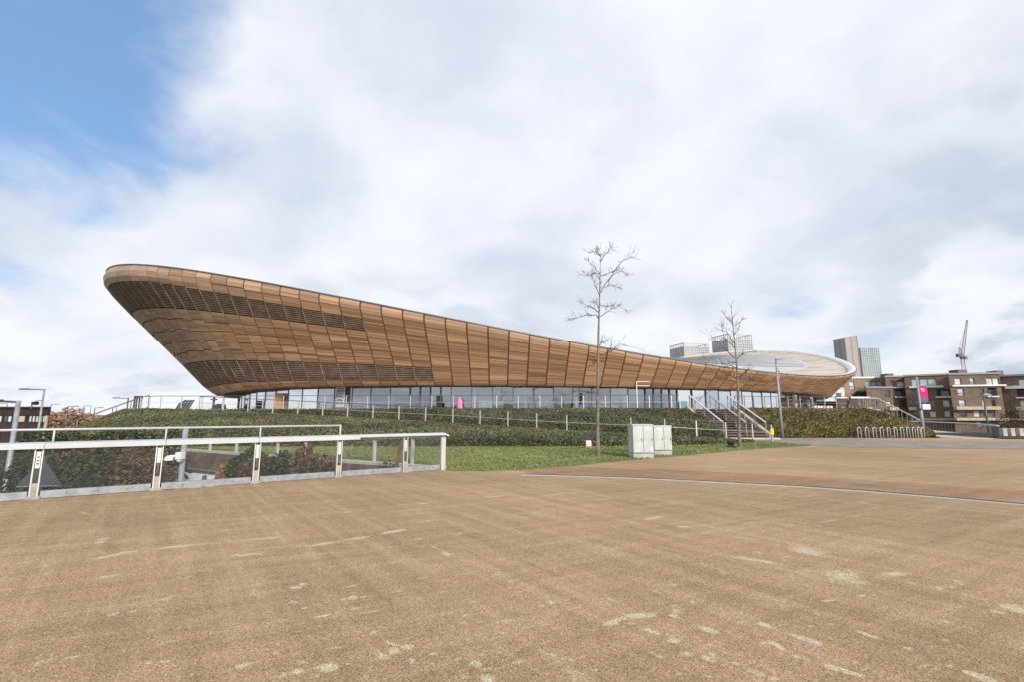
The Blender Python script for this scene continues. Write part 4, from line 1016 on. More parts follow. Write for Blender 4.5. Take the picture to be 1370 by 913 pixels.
# dark timber cabin
def cabin():
    a, b = AT(-70, 547, 46), AT(67, 547.5, 46); z1 = AT(30, 547.3, 46).z; base = -4.1
    t = thing('cabin', (a.x, a.y, base), 'low dark timber clad cabin with a strip of windows at the left edge', 'cabin')
    w = b.x-a.x; cx = (a.x+b.x)/2; zt = AT(30, 557, 46).z; zb = AT(30, 566, 46).z
    nb = 34
    for i in range(nb):
        x = a.x+w*(i+.5)/nb
        MB().box((x, 46+.02*(i % 3), (z1+zt)/2), (w/nb-.02, .12, z1-zt)).build('upper_board', M_WOODD, t)
        MB().box((x, 46+.02*((i+1) % 3), (zb+base)/2), (w/nb-.02, .12, zb-base)).build('lower_board', M_WOODD, t)
    MB().poly([(a.x, 46.1), (b.x-.05, 46.1), ((b.x-.3)*52/46, 52), (a.x*52/46, 52)], z1-.2, base).build('body', M_WOODD, t)
    MB().poly([(a.x, 45.8), (b.x+.15, 45.8), ((b.x-.1)*52/46, 52.2), (a.x*52/46, 52.2)], z1+.16, z1).build('roof', M_WOODD, t)
    for i, (p0, p1) in enumerate(((-60, -40), (-30, -12), (-8, 3), (6.5, 11), (12, 16), (24, 34), (40, 43), (44.5, 47.5), (49, 52), (54, 57), (58.5, 61), (62, 64.5))):
        x0, x1 = AT(p0, 560, 46).x, AT(p1, 560, 46).x
        f_ = MB().box(((x0+x1)/2, 46.03, (zt+zb)/2), (x1-x0, .1, zt-zb-.05)).build('window', M_STEELD, t)
        MB().box(((x0+x1)/2, 45.96, (zt+zb)/2), (x1-x0-.06, .04, zt-zb-.12)).build('pane', M_CREAM if i == 5 else (M_CURT if i != 3 else M_PANE), f_)
    e = AT(65.5, 560, 46); MB().box((b.x-.1, 45.9, (zt+base)/2), (.2, .14, zt-base)).build('corner_post', M_CREAM, t)
cabin()
# left hand steps down the end of the bank
la, lb = Vector((-34.6, 44.2, 2.14)), Vector((-48.2, 41.6, -3.7)); ld = (lb-la); lside = Vector((-ld.y, ld.x, 0)).normalized()
if lside.y < 0: lside = -lside
t = thing('staircase', la, 'long narrow steps running down the left end of the planted bank', 'stairs')
for i in range(32):
    p = la.lerp(lb, i/32); MB().boxa(p+lside*1.2-UPV*.2, ld.normalized()*.02+Vector((ld.x, ld.y, 0))*(.5/32), lside*1.1, UPV*.18).build('step', M_STEP, t)
MB().bar(la+UPV*.05, lb+UPV*.05, .3, .3).build('side_kerb', M_STONE, t); MB().bar(la+lside*2.45+UPV*.1, lb+lside*2.45+UPV*.1, .3, .4).build('side_kerb', M_STONE, t)
railing('dark handrail on the near side of the left hand steps', 'handrail', [la+lside*.15, lb+lside*.15], 1.0, 1.6, (.05, .05), .05, (.5,), None, M_STEELD, M_GALV, 'handrail')
railing('grey handrail on the far side of the left hand steps', 'handrail', [la+lside*2.3+UPV*.3, lb+lside*2.3+UPV*.3], 1.15, 1.6, (.05, .05), .06, (.5,), None, M_STEELD, M_STEELD, 'handrail')
railing('lower pale rail at the foot of the left hand steps', 'handrail', [AT(112, 560, 52), AT(70, 576, 50), AT(30, 590, 48)], 1.0, 1.6, (.05, .05), .09, (.5,), None, M_GALV, M_GALV, 'handrail')
t = thing('red_marker', AT(163, 557.5, 42.5), 'small red painted cap on the kerb of the left hand steps', 'marker')
MB().box(t.location, (.45, .25, .14), R(20)).build('cap', M_RED, t); MB().box(t.location+UPV*.1, (.25, .12, .08), R(20)).build('handle', M_RED, t)
# group of slender posts at the head of those steps
for i, px in enumerate((179, 182, 185, 188)):
    p = AT(px, 546, 45.5); p.z = 2.16
    t = thing('steel_post', p, ('leftmost of four slender dark posts at the head of the left hand steps', 'second from left of four slender dark posts at the left hand steps', 'third from left of four slender dark posts at the left hand steps', 'rightmost of four slender dark posts at the head of the left hand steps')[i], 'post', 'slender posts at the head of the left hand steps')
    MB().box(p+UPV*.65, (.10, .14, 1.3)).build('shaft', M_STEELD, t); MB().box(p+UPV*.02, (.2, .24, .04)).build('foot', M_STEELD, t)
# sloping glazed canopy and low dark vehicle-like dome on the deck
a, b = AT(234, 547, 62), AT(252, 547, 62); zt = AT(255, 536, 62).z
t = thing('skylight', (a.x, a.y, 2.16), 'sloping dark glazed skylight standing on the concourse below the overhanging tip', 'skylight')
m = MB(); pts = [(a.x, 2.17), (b.x, 2.17), (b.x+.75, zt), (b.x-.4, zt-.02), (a.x+.5, zt-.5)]
n_ = len(pts); m.v = [(x, 62, z) for x, z in pts]+[(x*62.9/62, 62.9, z) for x, z in pts]; m.f = [tuple(range(n_)), tuple(reversed(range(n_, 2*n_)))]+[(i, n_+i, n_+(i+1) % n_, (i+1) % n_) for i in range(n_)]
m.build('glazing', M_PANE, t)
for u in (0, .25, .5, .75, 1): MB().bar((a.x+(b.x-a.x)*u, 61.95, 2.18), (a.x+.5+(b.x-a.x+.2)*u, 61.95, zt-.5+.5*min(1, u*1.15)), .07, .07).build('glazing_bar', M_STEELD, t)
MB().bar((a.x+.5, 61.93, zt-.5), (b.x-.35, 61.93, zt), .1, .1).build('top_frame', M_STEELD, t)
c = AT(292, 546, 66)
t = thing('dark_canopy', (c.x, c.y, 2.16), 'low dark rounded structure on the concourse right under the cladding tip', 'canopy')
m = MB(); rows = []
for u, h in ((-1.4, .25), (-.9, .75), (-.2, .98), (.6, 1.0), (1.3, .9), (1.5, .3)): rows.append([Vector(((c.x+u*.75)*(1+y*.4/66), c.y+y*.4, 2.16+h*z)) for y, z in ((-1, 0), (-.95, .6), (-.6, 1), (.6, 1), (.95, .6), (1, 0))])
m.loft(rows); m.f.append(tuple(range(5, -1, -1))); m.f.append(tuple(range(30, 36))); m.build('shell', M_STEELD, t); MB().box((c.x, c.y-.42, 2.3), (2.0, .05, .22)).build('lower_band', M_GALV, t)
# steel props under the cladding tip
c = AT(285.8, 540, 67); t = thing('support_post', (c.x, c.y, 2.16), 'pale post carrying the lowest point of the cladding on the left', 'post')
MB().tube([t.location, t.location+UPV*1.9], .16, 10).build('shaft', M_GALV, t, True); MB().box(t.location+UPV*1.6, (.7, .5, .16)).build('head', M_GALV, t)
# ---------------------------------------------------------------- cabinets and small things on the lawn
def cabinet(px0, px1, pybase, pytop, depth_m, label, rot, split):
    a, b = G(px0, pybase), G(px1, pybase); h = AT(px0, pytop, a.y).z; L_ = b.x-a.x; t = thing('utility_cabinet', a, label, 'cabinet')
    ex = Vector((math.cos(rot), math.sin(rot), 0)); ey = Vector((-math.sin(rot), math.cos(rot), 0)); L_ = L_/math.cos(rot)
    o = a+ex*(L_/2)+ey*(depth_m/2)
    MB().boxa(o+UPV*(.10), ex*(L_/2-.012), ey*(depth_m/2-.012), UPV*.095).build('plinth', M_CABB, t)
    MB().boxa(o+UPV*(h/2+.10), ex*(L_/2-.02), ey*(depth_m/2-.0), UPV*(h/2-.12)).build('body', M_CAB, t)
    MB().boxa(o+UPV*(h-.015), ex*(L_/2+.012), ey*(depth_m/2+.03), UPV*.022).build('lid', M_CAB, t)
    ed = [0]+split+[1]
    for u, v in zip(ed, ed[1:]):
        p = a+ex*(L_*(u+v)/2)-ey*.012; d = MB().boxa(p+UPV*(h/2+.10), ex*(L_*(v-u)/2-.018), ey*.014, UPV*(h/2-.15)).build('door', M_CAB, t)
        MB().boxa(a+ex*(L_*v-.07)-ey*.032+UPV*h*.55, ex*.012, ey*.008, UPV*.05).build('handle', M_STEELD, d)
    return t, a, ex, ey, L_, h
t, a, ex, ey, L_, h = cabinet(847.5, 876, 614.5, 568.8, .62, 'larger pale grey utility cabinet with two doors on the lawn edge', R(4), [.5])
MB().boxa(a+ex*(L_*.72)-ey*.03+UPV*(h-.17), ex*.045, ey*.004, UPV*.04).build('label', M_WHITE, t)
t, a, ex, ey, L_, h = cabinet(875.5, 900.5, 610.5, 570.5, .5, 'smaller pale grey utility cabinet behind and right of the larger one', R(4), [.55])
MB().boxa(a+ex*(L_*.3)-ey*.03+UPV*(h-.14), ex*.07, ey*.004, UPV*.025).build('label', M_WHITE, t)
def spot(px, py, d, label, white):
    p = AT(px, py, d); p.z = 0; t = thing('spotlight', p, label, 'lamp')
    MB().tube([p, p+UPV*.14], .03, 8).build('stake', M_STEELD, t); o = MB().boxa(p+UPV*.26, (.13, 0, .0), (0, .10, .03), (0, -.03, .11)).build('lamp_body', M_WHITE if white else M_BLACK, t); MB().boxa(p+UPV*.06, (.2, 0, 0), (0, .16, 0), (0, 0, .05)).build('base_block', mat('terracotta block', (.35, .19, .12), .85) if white else M_BLACK, t)
spot(787.5, 598, 25.2, 'white floodlight on a brown block at the hedge foot left of the tall tree', True)
spot(978, 600, 25.6, 'small black spotlight on the lawn before the steps', False)
# cycle stands
for i in range(11):
    f_ = i/10; p = G(1140+5+ (1234-1146)*(1-(1-f_)**1.25), 587.2)
    p = Vector((25.25+5.0*(1-(1-f_)**1.2), 35.55+.04*i, 0))
    t = thing('cycle_stand', p, ('leftmost' if i == 0 else 'rightmost' if i == 10 else ('second', 'third', 'fourth', 'fifth', 'middle (sixth)', 'seventh', 'eighth', 'ninth', 'tenth')[i-1]+' from the left')+' of the pale bent tube cycle stands below the grassy bank', 'cycle stand', 'cycle stands at the foot of the grassy bank')
    dv = Vector((.50, .36, 0)); h_ = .78; r_ = .16; a0 = p+Vector((-.0, .0, 0)); a1 = p+dv
    u = dv.normalized(); pts = [a0, a0+UPV*(h_-r_)]+[a0+u*(r_-r_*math.cos(x))+UPV*(h_-r_+r_*math.sin(x)) for x in (.4, .8, 1.2, 1.57)]+[a1-u*(r_-r_*math.cos(x))+UPV*(h_-r_+r_*math.sin(x)) for x in (1.57, 1.2, .8, .4)]+[a1+UPV*(h_-r_), a1]
    MB().tube(pts, .028, 8).build('hoop', M_ALUW, t, True)
    for q in (a0, a1): MB().tube([q, q+UPV*.012], .07, 8).build('floor_flange', M_GALV, t)
# ---------------------------------------------------------------- lamp post and banner pole on the right
def pennant(name, p, w, h, label, sp, rot):
    t = thing(name, p, label, 'banner'); ex = Vector((math.cos(rot), math.sin(rot), 0)); en = Vector((-math.sin(rot), math.cos(rot), 0))
    m = MB(); m.v = [tuple(p+ex*x+en*y+UPV*z) for y in (0, .015) for x, z in ((0, 0), (w, 0), (w, -h*sp[1]), (0, -h*sp[0]))]; m.f = [(0, 1, 2, 3), (7, 6, 5, 4), (0, 4, 5, 1), (1, 5, 6, 2), (2, 6, 7, 3), (3, 7, 4, 0)]; m.build('upper_cloth', M_PINK, t)
    m = MB(); m.v = [tuple(p+ex*x+en*y+UPV*z) for y in (0, .015) for x, z in ((0, -h*sp[0]), (w, -h*sp[1]), (w, -h*.86), (w*.55, -h), (0, -h*.9))]; m.f = [(0, 1, 2, 3, 4), (9, 8, 7, 6, 5)]+[(i, 5+i, 5+(i+1) % 5, (i+1) % 5) for i in range(5)]; m.build('lower_cloth', M_PURP, t)
    m = MB(); 
    for k_ in range(3): m.boxa(p+ex*(w*(.35+.06*k_))-en*.006+UPV*(-h*(.12+.07*k_)), ex*(w*.2), en*.003, UPV*(h*.012))
    m.build('print_line', M_WHITE, t)
    for z in (0.02, -h*.9): MB().bar(p-ex*.08+UPV*z, p+ex*w+UPV*z, .04, .04).build('banner_arm', M_STEELD, t)
    return t
lt = arm_lamp(1038, 481, 35.5, 0, .62, .085, 'grey lamp post with a short flat head, before the right end of the velodrome', M_GALV, M_GALV, None, .0, 'street_lamp', .68)
q = AT(1040, 497.5, 35.5); pennant('banner', q+Vector((.10, 0, 0)), .34, 1.9, 'narrow pink and purple banner on the lamp post before the velodrome', (.30, .56), R(52))
q = G(1236.5, 585.5); d_ = q.y; zt = AT(1226, 505, d_).z
t = thing('banner_pole', q, 'grey pole on the right carrying a magenta banner and a white panel', 'pole')
MB().tube([q, q+UPV*zt*.45, q+UPV*(zt*.46), q+UPV*zt], [.12, .11, .075, .07], 10).build('pole', M_GALV, t, True)
MB().tube([q+UPV*zt*.44, q+UPV*zt*.47], .15, 10).build('collar', M_STEELD, t); MB().tube([q, q+UPV*.04], .22, 12).build('base_plate', M_GALV, t)
p = AT(1230.0, 518, d_); pennant('banner', Vector((q.x+.08, q.y-.02, p.z)), .54, 1.35, 'magenta and grey banner hanging on the right hand pole', (.42, .82), R(-10))
p = AT(1230, 541.5, d_); t = thing('white_sign', Vector((q.x+.09, q.y-.12, p.z-.36)), 'small white panel fixed to the pole under the magenta banner', 'sign')
MB().boxa(t.location+Vector((.28, 0, .14)), (.28, -.02, 0), (0, .02, 0), (0, 0, .20)).build('panel', M_WHITE, t); MB().box(t.location+Vector((-.02, .05, .14)), (.10, .10, .08)).build('clamp', M_STEELD, t)
# second lamp further back on the far path
q = AT(1315.5, 529, 58); t = thing('street_lamp', Vector((q.x, q.y, -2.0)), 'dark lamp post with a pale curved head before the flats', 'street lamp')
MB().tube([t.location, q], [.12, .09], 10).build('pole', M_STEELD, t, True); MB().tube([q, q+Vector((.35, 0, .05)), q+Vector((.8, 0, -.08)), q+Vector((1.0, 0, -.22))], [.06, .09, .1, .06], 8).build('lamp_head', M_ALUW, t, True)
# steps and rails at the right end of the bank, and the bridge railing beyond
ra, rb_ = Vector((33.6, 44.3, 2.14)), Vector((40.2, 47.6, .03)); rd = rb_-ra; rs_ = Vector((-rd.y, rd.x, 0)).normalized()
t = thing('staircase', ra, 'steps going down behind the right end of the grassy bank', 'stairs')
for i in range(13):
    p = ra.lerp(rb_, (i+.5)/13); MB().boxa(p+rs_*1.2-UPV*.1, Vector((rd.x, rd.y, 0))*(.52/13), rs_*1.15, UPV*.14).build('step', M_STEP, t)
railing('light handrail on the near side of the right hand steps', 'handrail', [ra+Vector((-1.2, -.6, 0)), ra, rb_], 1.05, .9, (.045, .045), .05, (.5,), None, M_ALU, M_GALV, 'handrail', (.10, .06))
railing('dark handrail on the far side of the right hand steps', 'handrail', [ra+rs_*2.4, rb_+rs_*2.4], 1.05, .9, (.045, .045), .05, (.5,), None, M_STEELD, M_STEELD, 'handrail')
railing('short dark rail between the concourse and the right hand steps', 'railing', [Vector((31.4, 43.6, 2.14)), Vector((32.6, 44.1, 2.14)), Vector((33.2, 45.6, 2.14))], 1.0, .55, (.05, .05), .05, (.5,))
br0, br1, br2 = G(1232, 575.6), G(1300, 581.2), G(1338, 588.0)
railing('bridge railing with a broad white top rail beside the pale path', 'railing', [br0+Vector((-2.5, 2, 0)), br0, br1, br2], .92, .8, (.045, .03), .05, (.16,), None, M_ALUW, M_STEELD, 'bridge_railing', (.16, .09))
t = thing('end_panel', br2, 'dark solid end panel of the bridge railing', 'panel')
for k_ in range(4): MB().boxa(br2.lerp(br1, .03+.055*k_)+UPV*.42, (br1-br2)*.024, Vector((.02, .02, 0)), UPV*.40).build('board', M_STEELD, t)
# stakes in dark bed at the pole foot
# ---------------------------------------------------------------- barriers under the right tip
for i, px in enumerate((1093, 1101, 1110)):
    p = ongrnd(px, 70+i*.7); t = thing('barrier', p, ('orange and white plastic barrier under the right tip, leftmost of three', 'orange and white plastic barrier under the right tip, middle of three', 'orange and white plastic barrier under the right tip, rightmost of three')[i], 'barrier', 'plastic barriers under the right tip')
    MB().box(p+UPV*.5, (.75, .3, .55)).build('panel', M_WHITE, t); MB().box(p+UPV*.12, (.8, .5, .22)).build('base', M_RED, t); MB().box(p+Vector((0, -.16, .6)), (.2, .02, .3)).build('stripe', M_RED, t)
# ---------------------------------------------------------------- bare street trees
def limb(mb, pts, r0, r1, rs, twigs, depth=0):
    pts = [Vector(p) for p in pts]; n = len(pts)
    P = []
    for a, b in zip(pts, pts[1:]):
        for k_ in range(3): P.append(a.lerp(b, k_/3)+Vector((rs.uniform(-1, 1), rs.uniform(-1, 1), rs.uniform(-1, 1)))*(b-a).length*.035*(k_ > 0))
    P.append(pts[-1]); m = len(P)
    mb.tube(P, [r0+(r1-r0)*i/(m-1) for i in range(m)], 7 if r0 > .03 else 4, True)
    if twigs <= 0: return
    L_ = sum((b-a).length for a, b in zip(P, P[1:]))
    for _ in range(twigs):
        i = rs.randint(max(1, int(m*.25)), m-1); d = (P[i]-P[i-1]).normalized(); o = d.orthogonal().normalized(); o.rotate(Matrix.Rotation(rs.uniform(0, 6.28), 3, d))
        v = (d*rs.uniform(.5, 1.0)+o*rs.uniform(.4, .9)+UPV*rs.uniform(.05, .45)).normalized()*L_*rs.uniform(.14, .34)*(.8 if depth else 1)
        q1 = P[i]+v*.5+UPV*rs.uniform(-.02, .04); q2 = P[i]+v+UPV*v.length*rs.uniform(-.1, .25)
        rr = max(.0035, (r0+(r1-r0)*i/(m-1))*.5); limb(mb, [P[i], q1, q2], rr, .003, rs, int(twigs*.5) if depth < 1 else 0, depth+1)
def street_tree(label, d, trunk, r0, limbs, seed, tw=9):
    rs = random.Random(seed); tp = [AT(x, y, d) for x, y in trunk]; tp[0].z = -.03
    t = thing('bare_tree', tp[0], label, 'tree'); m = len(tp)
    MB().tube([tp[0]-Vector((0, 0, .05))]+tp[:], [r0*1.35]+[r0*(1-.9*(i/(m-1))**.85) if i else r0*1.1 for i in range(m)], 10).build('trunk', M_BARK, t, True)
    ym = CY
    mb = MB()
    for L_ in limbs:
        off = rs.uniform(-1.3, 1.3); n = len(L_)
        pts = [AT(x, y, d+off*i/(n-1)) for i, (x, y) in enumerate(L_)]
        frac = max(.12, min(1, (L_[0][1]-trunk[-1][1])/(trunk[0][1]-trunk[-1][1])))
        mb_ = MB(); ln = sum((b-a).length for a, b in zip(pts, pts[1:])); limb(mb_, pts, min(.024, .008+.009*ln), .004, rs, tw); mb_.build('limb', M_TWIG, t, True)
    # fine leading shoots along the top of the trunk
    for i in range(10):
        k_ = rs.uniform(.72, .99); j = min(int(k_*(m-1)), m-2); p = tp[j].lerp(tp[j+1], k_*(m-1)-j); a = rs.uniform(0, 6.28)
        v = Vector((math.cos(a)*.5, math.sin(a)*.5, .55))*rs.uniform(.35, .8); limb(mb, [p, p+v*.5, p+v], .010, .003, rs, 4, 1)
    mb.build('twigs', M_TWIG, t, True)
z1 = lambda pts: [(750+x/7.3, 325+y/7.3) for x, y in pts]
z5 = lambda pts: [(680+x/2.947, 320+y/2.947) for x, y in pts]
z6 = lambda pts: [(880+x/4.564, 420+y/4.564) for x, y in pts]
street_tree('taller bare young tree on the lawn left of the grey cabinets', 20.38, [(800, 612), (799.6, 560), (800, 500), (800.6, 450), (801.3, 424), (802.4, 390), (802.8, 365), (803.5, 341)], .082,
    [z1(p) for p in ([(370,735),(345,700),(240,705),(160,730),(80,765)], [(385,720),(440,680),(510,635),(575,615),(650,660)], [(370,675),(320,635),(250,605),(190,580)],
      [(380,510),(350,440),(330,370),(305,310),(260,320)], [(390,485),(430,410),(510,300),(590,185),(660,145),(740,130)], [(430,430),(500,410),(580,440)],
      [(545,265),(600,275),(660,305)], [(380,295),(330,240),(275,180)], [(390,180),(420,130),(480,60),(510,45)], [(390,130),(350,100),(310,95)], [(380,115),(355,50)],
      [(390,320),(480,290),(560,250)], [(380,300),(320,300),(200,305)], [(385,610),(450,618),(560,600)], [(375,640),(350,590),(330,575)])]
    +[z5(p) for p in ([(350,610),(270,600),(200,630)], [(355,460),(400,447),(440,415),(510,430)], [(352,480),(330,500)], [(360,420),(375,400)])], 3, 13)
street_tree('shorter bare tree with drooping side branches before the steps', 25.7, [(989.6, 600), (988.5, 560), (987.2, 520), (986, 492), (983, 460), (979.7, 427), (978, 409)], .085,
    [z6(p) for p in ([(470,275),(430,235),(380,190),(310,130)], [(465,180),(420,110),(370,90)], [(480,280),(530,240),(600,230)], [(470,75),(500,50),(520,30)], [(480,400),(430,370),(300,310)],
      [(490,370),(560,390),(610,450)], [(480,470),(340,460),(270,510),(250,550)], [(465,130),(490,100)], [(475,300),(400,310),(280,300)], [(485,420),(400,400),(300,440)], [(460,60),(420,20),(400,-10)], [(470,210),(410,150),(390,80)],
      [(478,330),(440,320),(330,350)], [(490,390),(540,360),(560,340)])], 9, 11)
# ---------------------------------------------------------------- far trees on the left, bushes by the flats
def leafy_tree(px, py, d, rad, label, m, n, size, base=-4.1, group=None, bare=False):
    c = AT(px, py, d); t = thing('autumn_tree' if m is M_ORANGE else 'small_tree', (c.x, c.y, base), label, 'tree', group)
    P = leaf_blob(c, rad, n, int(px*3)); leaf_mesh('crown', P, size, np.clip(.5+.3*vnoise(P, .8, int(px))+.2*RNG.normal(size=len(P)), 0, 1), m, t)
    mb = MB(); rs = random.Random(int(px)); b = Vector((c.x, c.y, base)); mb.tube([b, Vector((c.x, c.y, c.z-rad[2]*.2))], [.22, .1], 8)
    for _ in range(6):
        a = rs.uniform(0, 6.28); mb.tube([Vector((c.x, c.y, c.z-rad[2]*.6)), c+Vector((math.cos(a)*rad[0]*.7, math.sin(a)*rad[1]*.7, rad[2]*rs.uniform(0, .8)))], [.08, .02], 5)
    mb.build('trunk', M_TWIG, t)
for i, (px, py, d, w, hh, lab) in enumerate(((70, 571, 105, 2.6, 2.6, 'orange autumn tree beside the dark cabin'), (82, 571, 112, 3.0, 3.0, 'rusty orange autumn tree second from the cabin'), (95, 571, 108, 2.4, 3.0, 'orange autumn tree behind the nearest far lamp post'),
      (106, 571, 118, 2.8, 3.0, 'bright orange autumn tree below the rails of the left hand steps'), (117, 571, 112, 2.6, 2.6, 'orange autumn tree farthest from the cabin'), (130, 571, 150, 4.0, 3.2, 'pale brown far tree behind the left hand steps'), (145, 571, 160, 4, 3, 'brownish far tree close to the bank'))):
    leafy_tree(px, py, d, (w, w, hh*1.15), lab, M_ORANGE, 1100, .42, -4.1, 'autumn trees beyond the left hand steps')
for i, (px, py, d, w, lab) in enumerate(((1349, 571, 62, 1.5, 'bare brown bushy tree before the flats, right of the bridge railing'), (1368, 570, 60, 1.7, 'bare brown bushy tree at the right picture edge'), (1356, 583, 48, 1.1, 'low dark bush on the far right verge'))):
    leafy_tree(px, py, d, (w, w, w*1.05), lab, M_SHRUBB if i < 2 else M_SHRUB, 800, .13, -3.0)
shrub(1247, 587, 36.6, (.7, .35, .18), 'low dark plants at the foot of the banner pole', M_SHRUB, 300, .08, None, 0)
# right verge: kerb blocks and hedge line past the bridge railing
struct(MB().poly([G(1338.5, 587.6), (60, 34.4), (60, 46), (37, 46)], .03, -4).build('verge', M_SOIL))
for i, px in enumerate((1343, 1353.5, 1365)):
    p = AT(px, 583, 39); t = thing('concrete_block', Vector((p.x, p.y, .03)), ('pale concrete block on the verge, next to the bridge railing', 'pale concrete block on the verge, middle one', 'pale concrete block on the verge by the picture edge')[i], 'block', 'pale blocks on the right verge')
    MB().box(t.location+UPV*.28, (.32, .32, .56)).build('block', M_CONC, t); MB().box(t.location+UPV*.585, (.36, .36, .05)).build('cap', M_CONC, t)
# ---------------------------------------------------------------- brick flats on the right
def flats():
    t = thing('apartment_block', (70, 100, -4.2), 'long brown brick block of flats with stepped storeys and white balcony bands', 'apartment block')
    def plane(pxa, da, pxb, db):
        a, b = AT(pxa, 555, da), AT(pxb, 555, db); return Vector((a.x, a.y, 0)), Vector((b.x, b.y, 0))
    def hit(a, b, px, py):
        r = ray(px, py); d = b-a; n = Vector((d.y, -d.x, 0)); k_ = (a-Vector((0, 0, EYE))).dot(n)/r.dot(n); p = Vector((0, 0, EYE))+r*k_
        return (p-a).dot(d.normalized()), p.z
    def wall(a, b, ptop, m, wins, back=9.0, slabs=(), name='wall', pbase=None, coping=True):
        """brick wall between plan points a, b with openings given as picture rectangles"""
        d = (b-a); L_ = d.length; e = d.normalized(); n = Vector((e.y, -e.x, 0)); n = n if n.y < 0 else -n
        zt = hit(a, b, (ptop[0]), ptop[1])[1]; zb = -4.2 if pbase is None else hit(a, b, *pbase)[1]
        rc = []
        for w in wins:
            x0, z1_ = hit(a, b, w[0], w[1]); x1, z0_ = hit(a, b, w[2], w[3]); x0 = max(.15, x0); x1 = min(L_-.15, x1)
            if x1-x0 > .3: rc.append((x0, x1, max(z0_, zb+.1), min(z1_, zt-.12), w[4]))
        xs = sorted({0, L_}|{round(v, 3) for r_ in rc for v in r_[:2]}); zs = sorted({zb, zt}|{round(v, 3) for r_ in rc for v in r_[2:4]})
        V = []; F = []; UV = []; ix = {}
        def vid(x, z, y=0.0):
            k_ = (round(x, 3), round(z, 3), round(y, 3))
            if k_ not in ix: ix[k_] = len(V); w_ = a+e*x; w_ = w_*(1+y/w_.length) if y > 3 else w_-n*y; V.append(tuple(w_+Vector((0, 0, z))))
            return ix[k_]
        def q(pts, uvs): F.append(tuple(vid(*p) for p in pts)); UV.extend(uvs)
        for x0, x1 in zip(xs, xs[1:]):
            for z0, z1_ in zip(zs, zs[1:]):
                cx, cz = (x0+x1)/2, (z0+z1_)/2
                if any(r_[0]-.001 < cx < r_[1] and r_[2]-.001 < cz < r_[3] for r_ in rc): continue
                q([(x0, z0), (x1, z0), (x1, z1_), (x0, z1_)], [(x0, z0), (x1, z0), (x1, z1_), (x0, z1_)])
        for (x0, x1, z0, z1_, k_) in rc:
            D = .30 if k_ in 'wcgd' else 1.5
            for p0, p1 in (((x0, z0), (x0, z1_)), ((x0, z1_), (x1, z1_)), ((x1, z1_), (x1, z0)), ((x1, z0), (x0, z0))):
                q([(*p0, 0), (*p1, 0), (*p1, D), (*p0, D)], [(0, p0[1]), (0, p1[1]), (D, p1[1]), (D, p0[1])])
        # end walls and roof
        q([(0, zb, 0), (0, zt, 0), (0, zt, back), (0, zb, back)], [(0, zb), (0, zt), (back, zt), (back, zb)])
        q([(L_, zb, 0), (L_, zb, back), (L_, zt, back), (L_, zt, 0)], [(0, zb), (back, zb), (back, zt), (0, zt)])
        q([(0, zt, 0), (L_, zt, 0), (L_, zt, back), (0, zt, back)], [(0, 0), (L_, 0), (L_, back), (0, back)])
        org_ = np.array(t.location); me = bpy.data.meshes.new(name); me.from_pydata([tuple(np.array(v)-org_) for v in V], [], F); add_uv(me, UV); me.materials.append(m)
        o = bpy.data.objects.new(name, me); COL.objects.link(o); o.parent = t
        def bx(nm, x0, x1, z0, z1_, y0, y1, mm, par):
            MB().boxa(a+e*((x0+x1)/2)-n*((y0+y1)/2)+Vector((0, 0, (z0+z1_)/2)), e*((x1-x0)/2), n*((y1-y0)/2), Vector((0, 0, (z1_-z0)/2))).build(nm, mm, par)
        if coping: bx('coping', -.15, L_+.15, zt+.004, zt+.34, -.22, .25, M_ROOFG if m is M_BRICK else M_COPING, t)
        rs = random.Random(int(a.x*10))
        for (x0, x1, z0, z1_, k_) in rc:
            D = .27 if k_ in 'wcgd' else 1.45
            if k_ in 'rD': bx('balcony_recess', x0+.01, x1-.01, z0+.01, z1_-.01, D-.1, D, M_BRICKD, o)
            wx0, wx1, wz0, wz1 = (x0, x1, z0, z1_) if k_ in 'wcgd' else (x0+(x1-x0)*.35, x1-.05, z0+.05, z1_-.25)
            y = D-.12 if k_ in 'wcgd' else D-.25
            f_ = MB(); npn = max(1, int(round((wx1-wx0)/1.15))); fw = .07
            for i in range(npn+1): x = wx0+(wx1-wx0)*i/npn; f_.boxa(a+e*x-n*y+Vector((0, 0, (wz0+wz1)/2)), e*fw*.6, n*.05, Vector((0, 0, (wz1-wz0)/2)))
            for z in (wz0+.04, wz1-.04): f_.boxa(a+e*((wx0+wx1)/2)-n*(y+.004)+Vector((0, 0, z)), e*((wx1-wx0)/2), n*.045, Vector((0, 0, .045)))
            fo = f_.build('window', M_STEELD, t)
            for i in range(npn):
                xa, xb = wx0+(wx1-wx0)*i/npn, wx0+(wx1-wx0)*(i+1)/npn; r_ = rs.random()
                mm = {'w': M_CURT if r_ < .78 else M_PANE, 'c': M_CURT, 'g': M_PANEG if r_ < .7 else M_CURT, 'd': M_PANE, 'r': M_CURT if r_ < .45 else M_PANE, 'D': M_DARK}[k_]
                bx('pane', xa+.05, xb-.05, wz0+.08, wz1-.08, y+.01, y+.04, mm, fo)
            if k_ in 'wd' and rs.random() < .75:        # a thin guard in front of the tall windows
                g = MB(); zg = z0+(z1_-z0)*.42
                for u in np.arange(x0, x1+.01, .22): g.boxa(a+e*u+n*.03+Vector((0, 0, (z0+zg)/2)), e*.012, n*.012, Vector((0, 0, (zg-z0)/2)))
                g.boxa(a+e*((x0+x1)/2)+n*.03+Vector((0, 0, zg)), e*((x1-x0)/2+.05), n*.025, Vector((0, 0, .03))); g.build('window_guard', M_STEELD, fo)
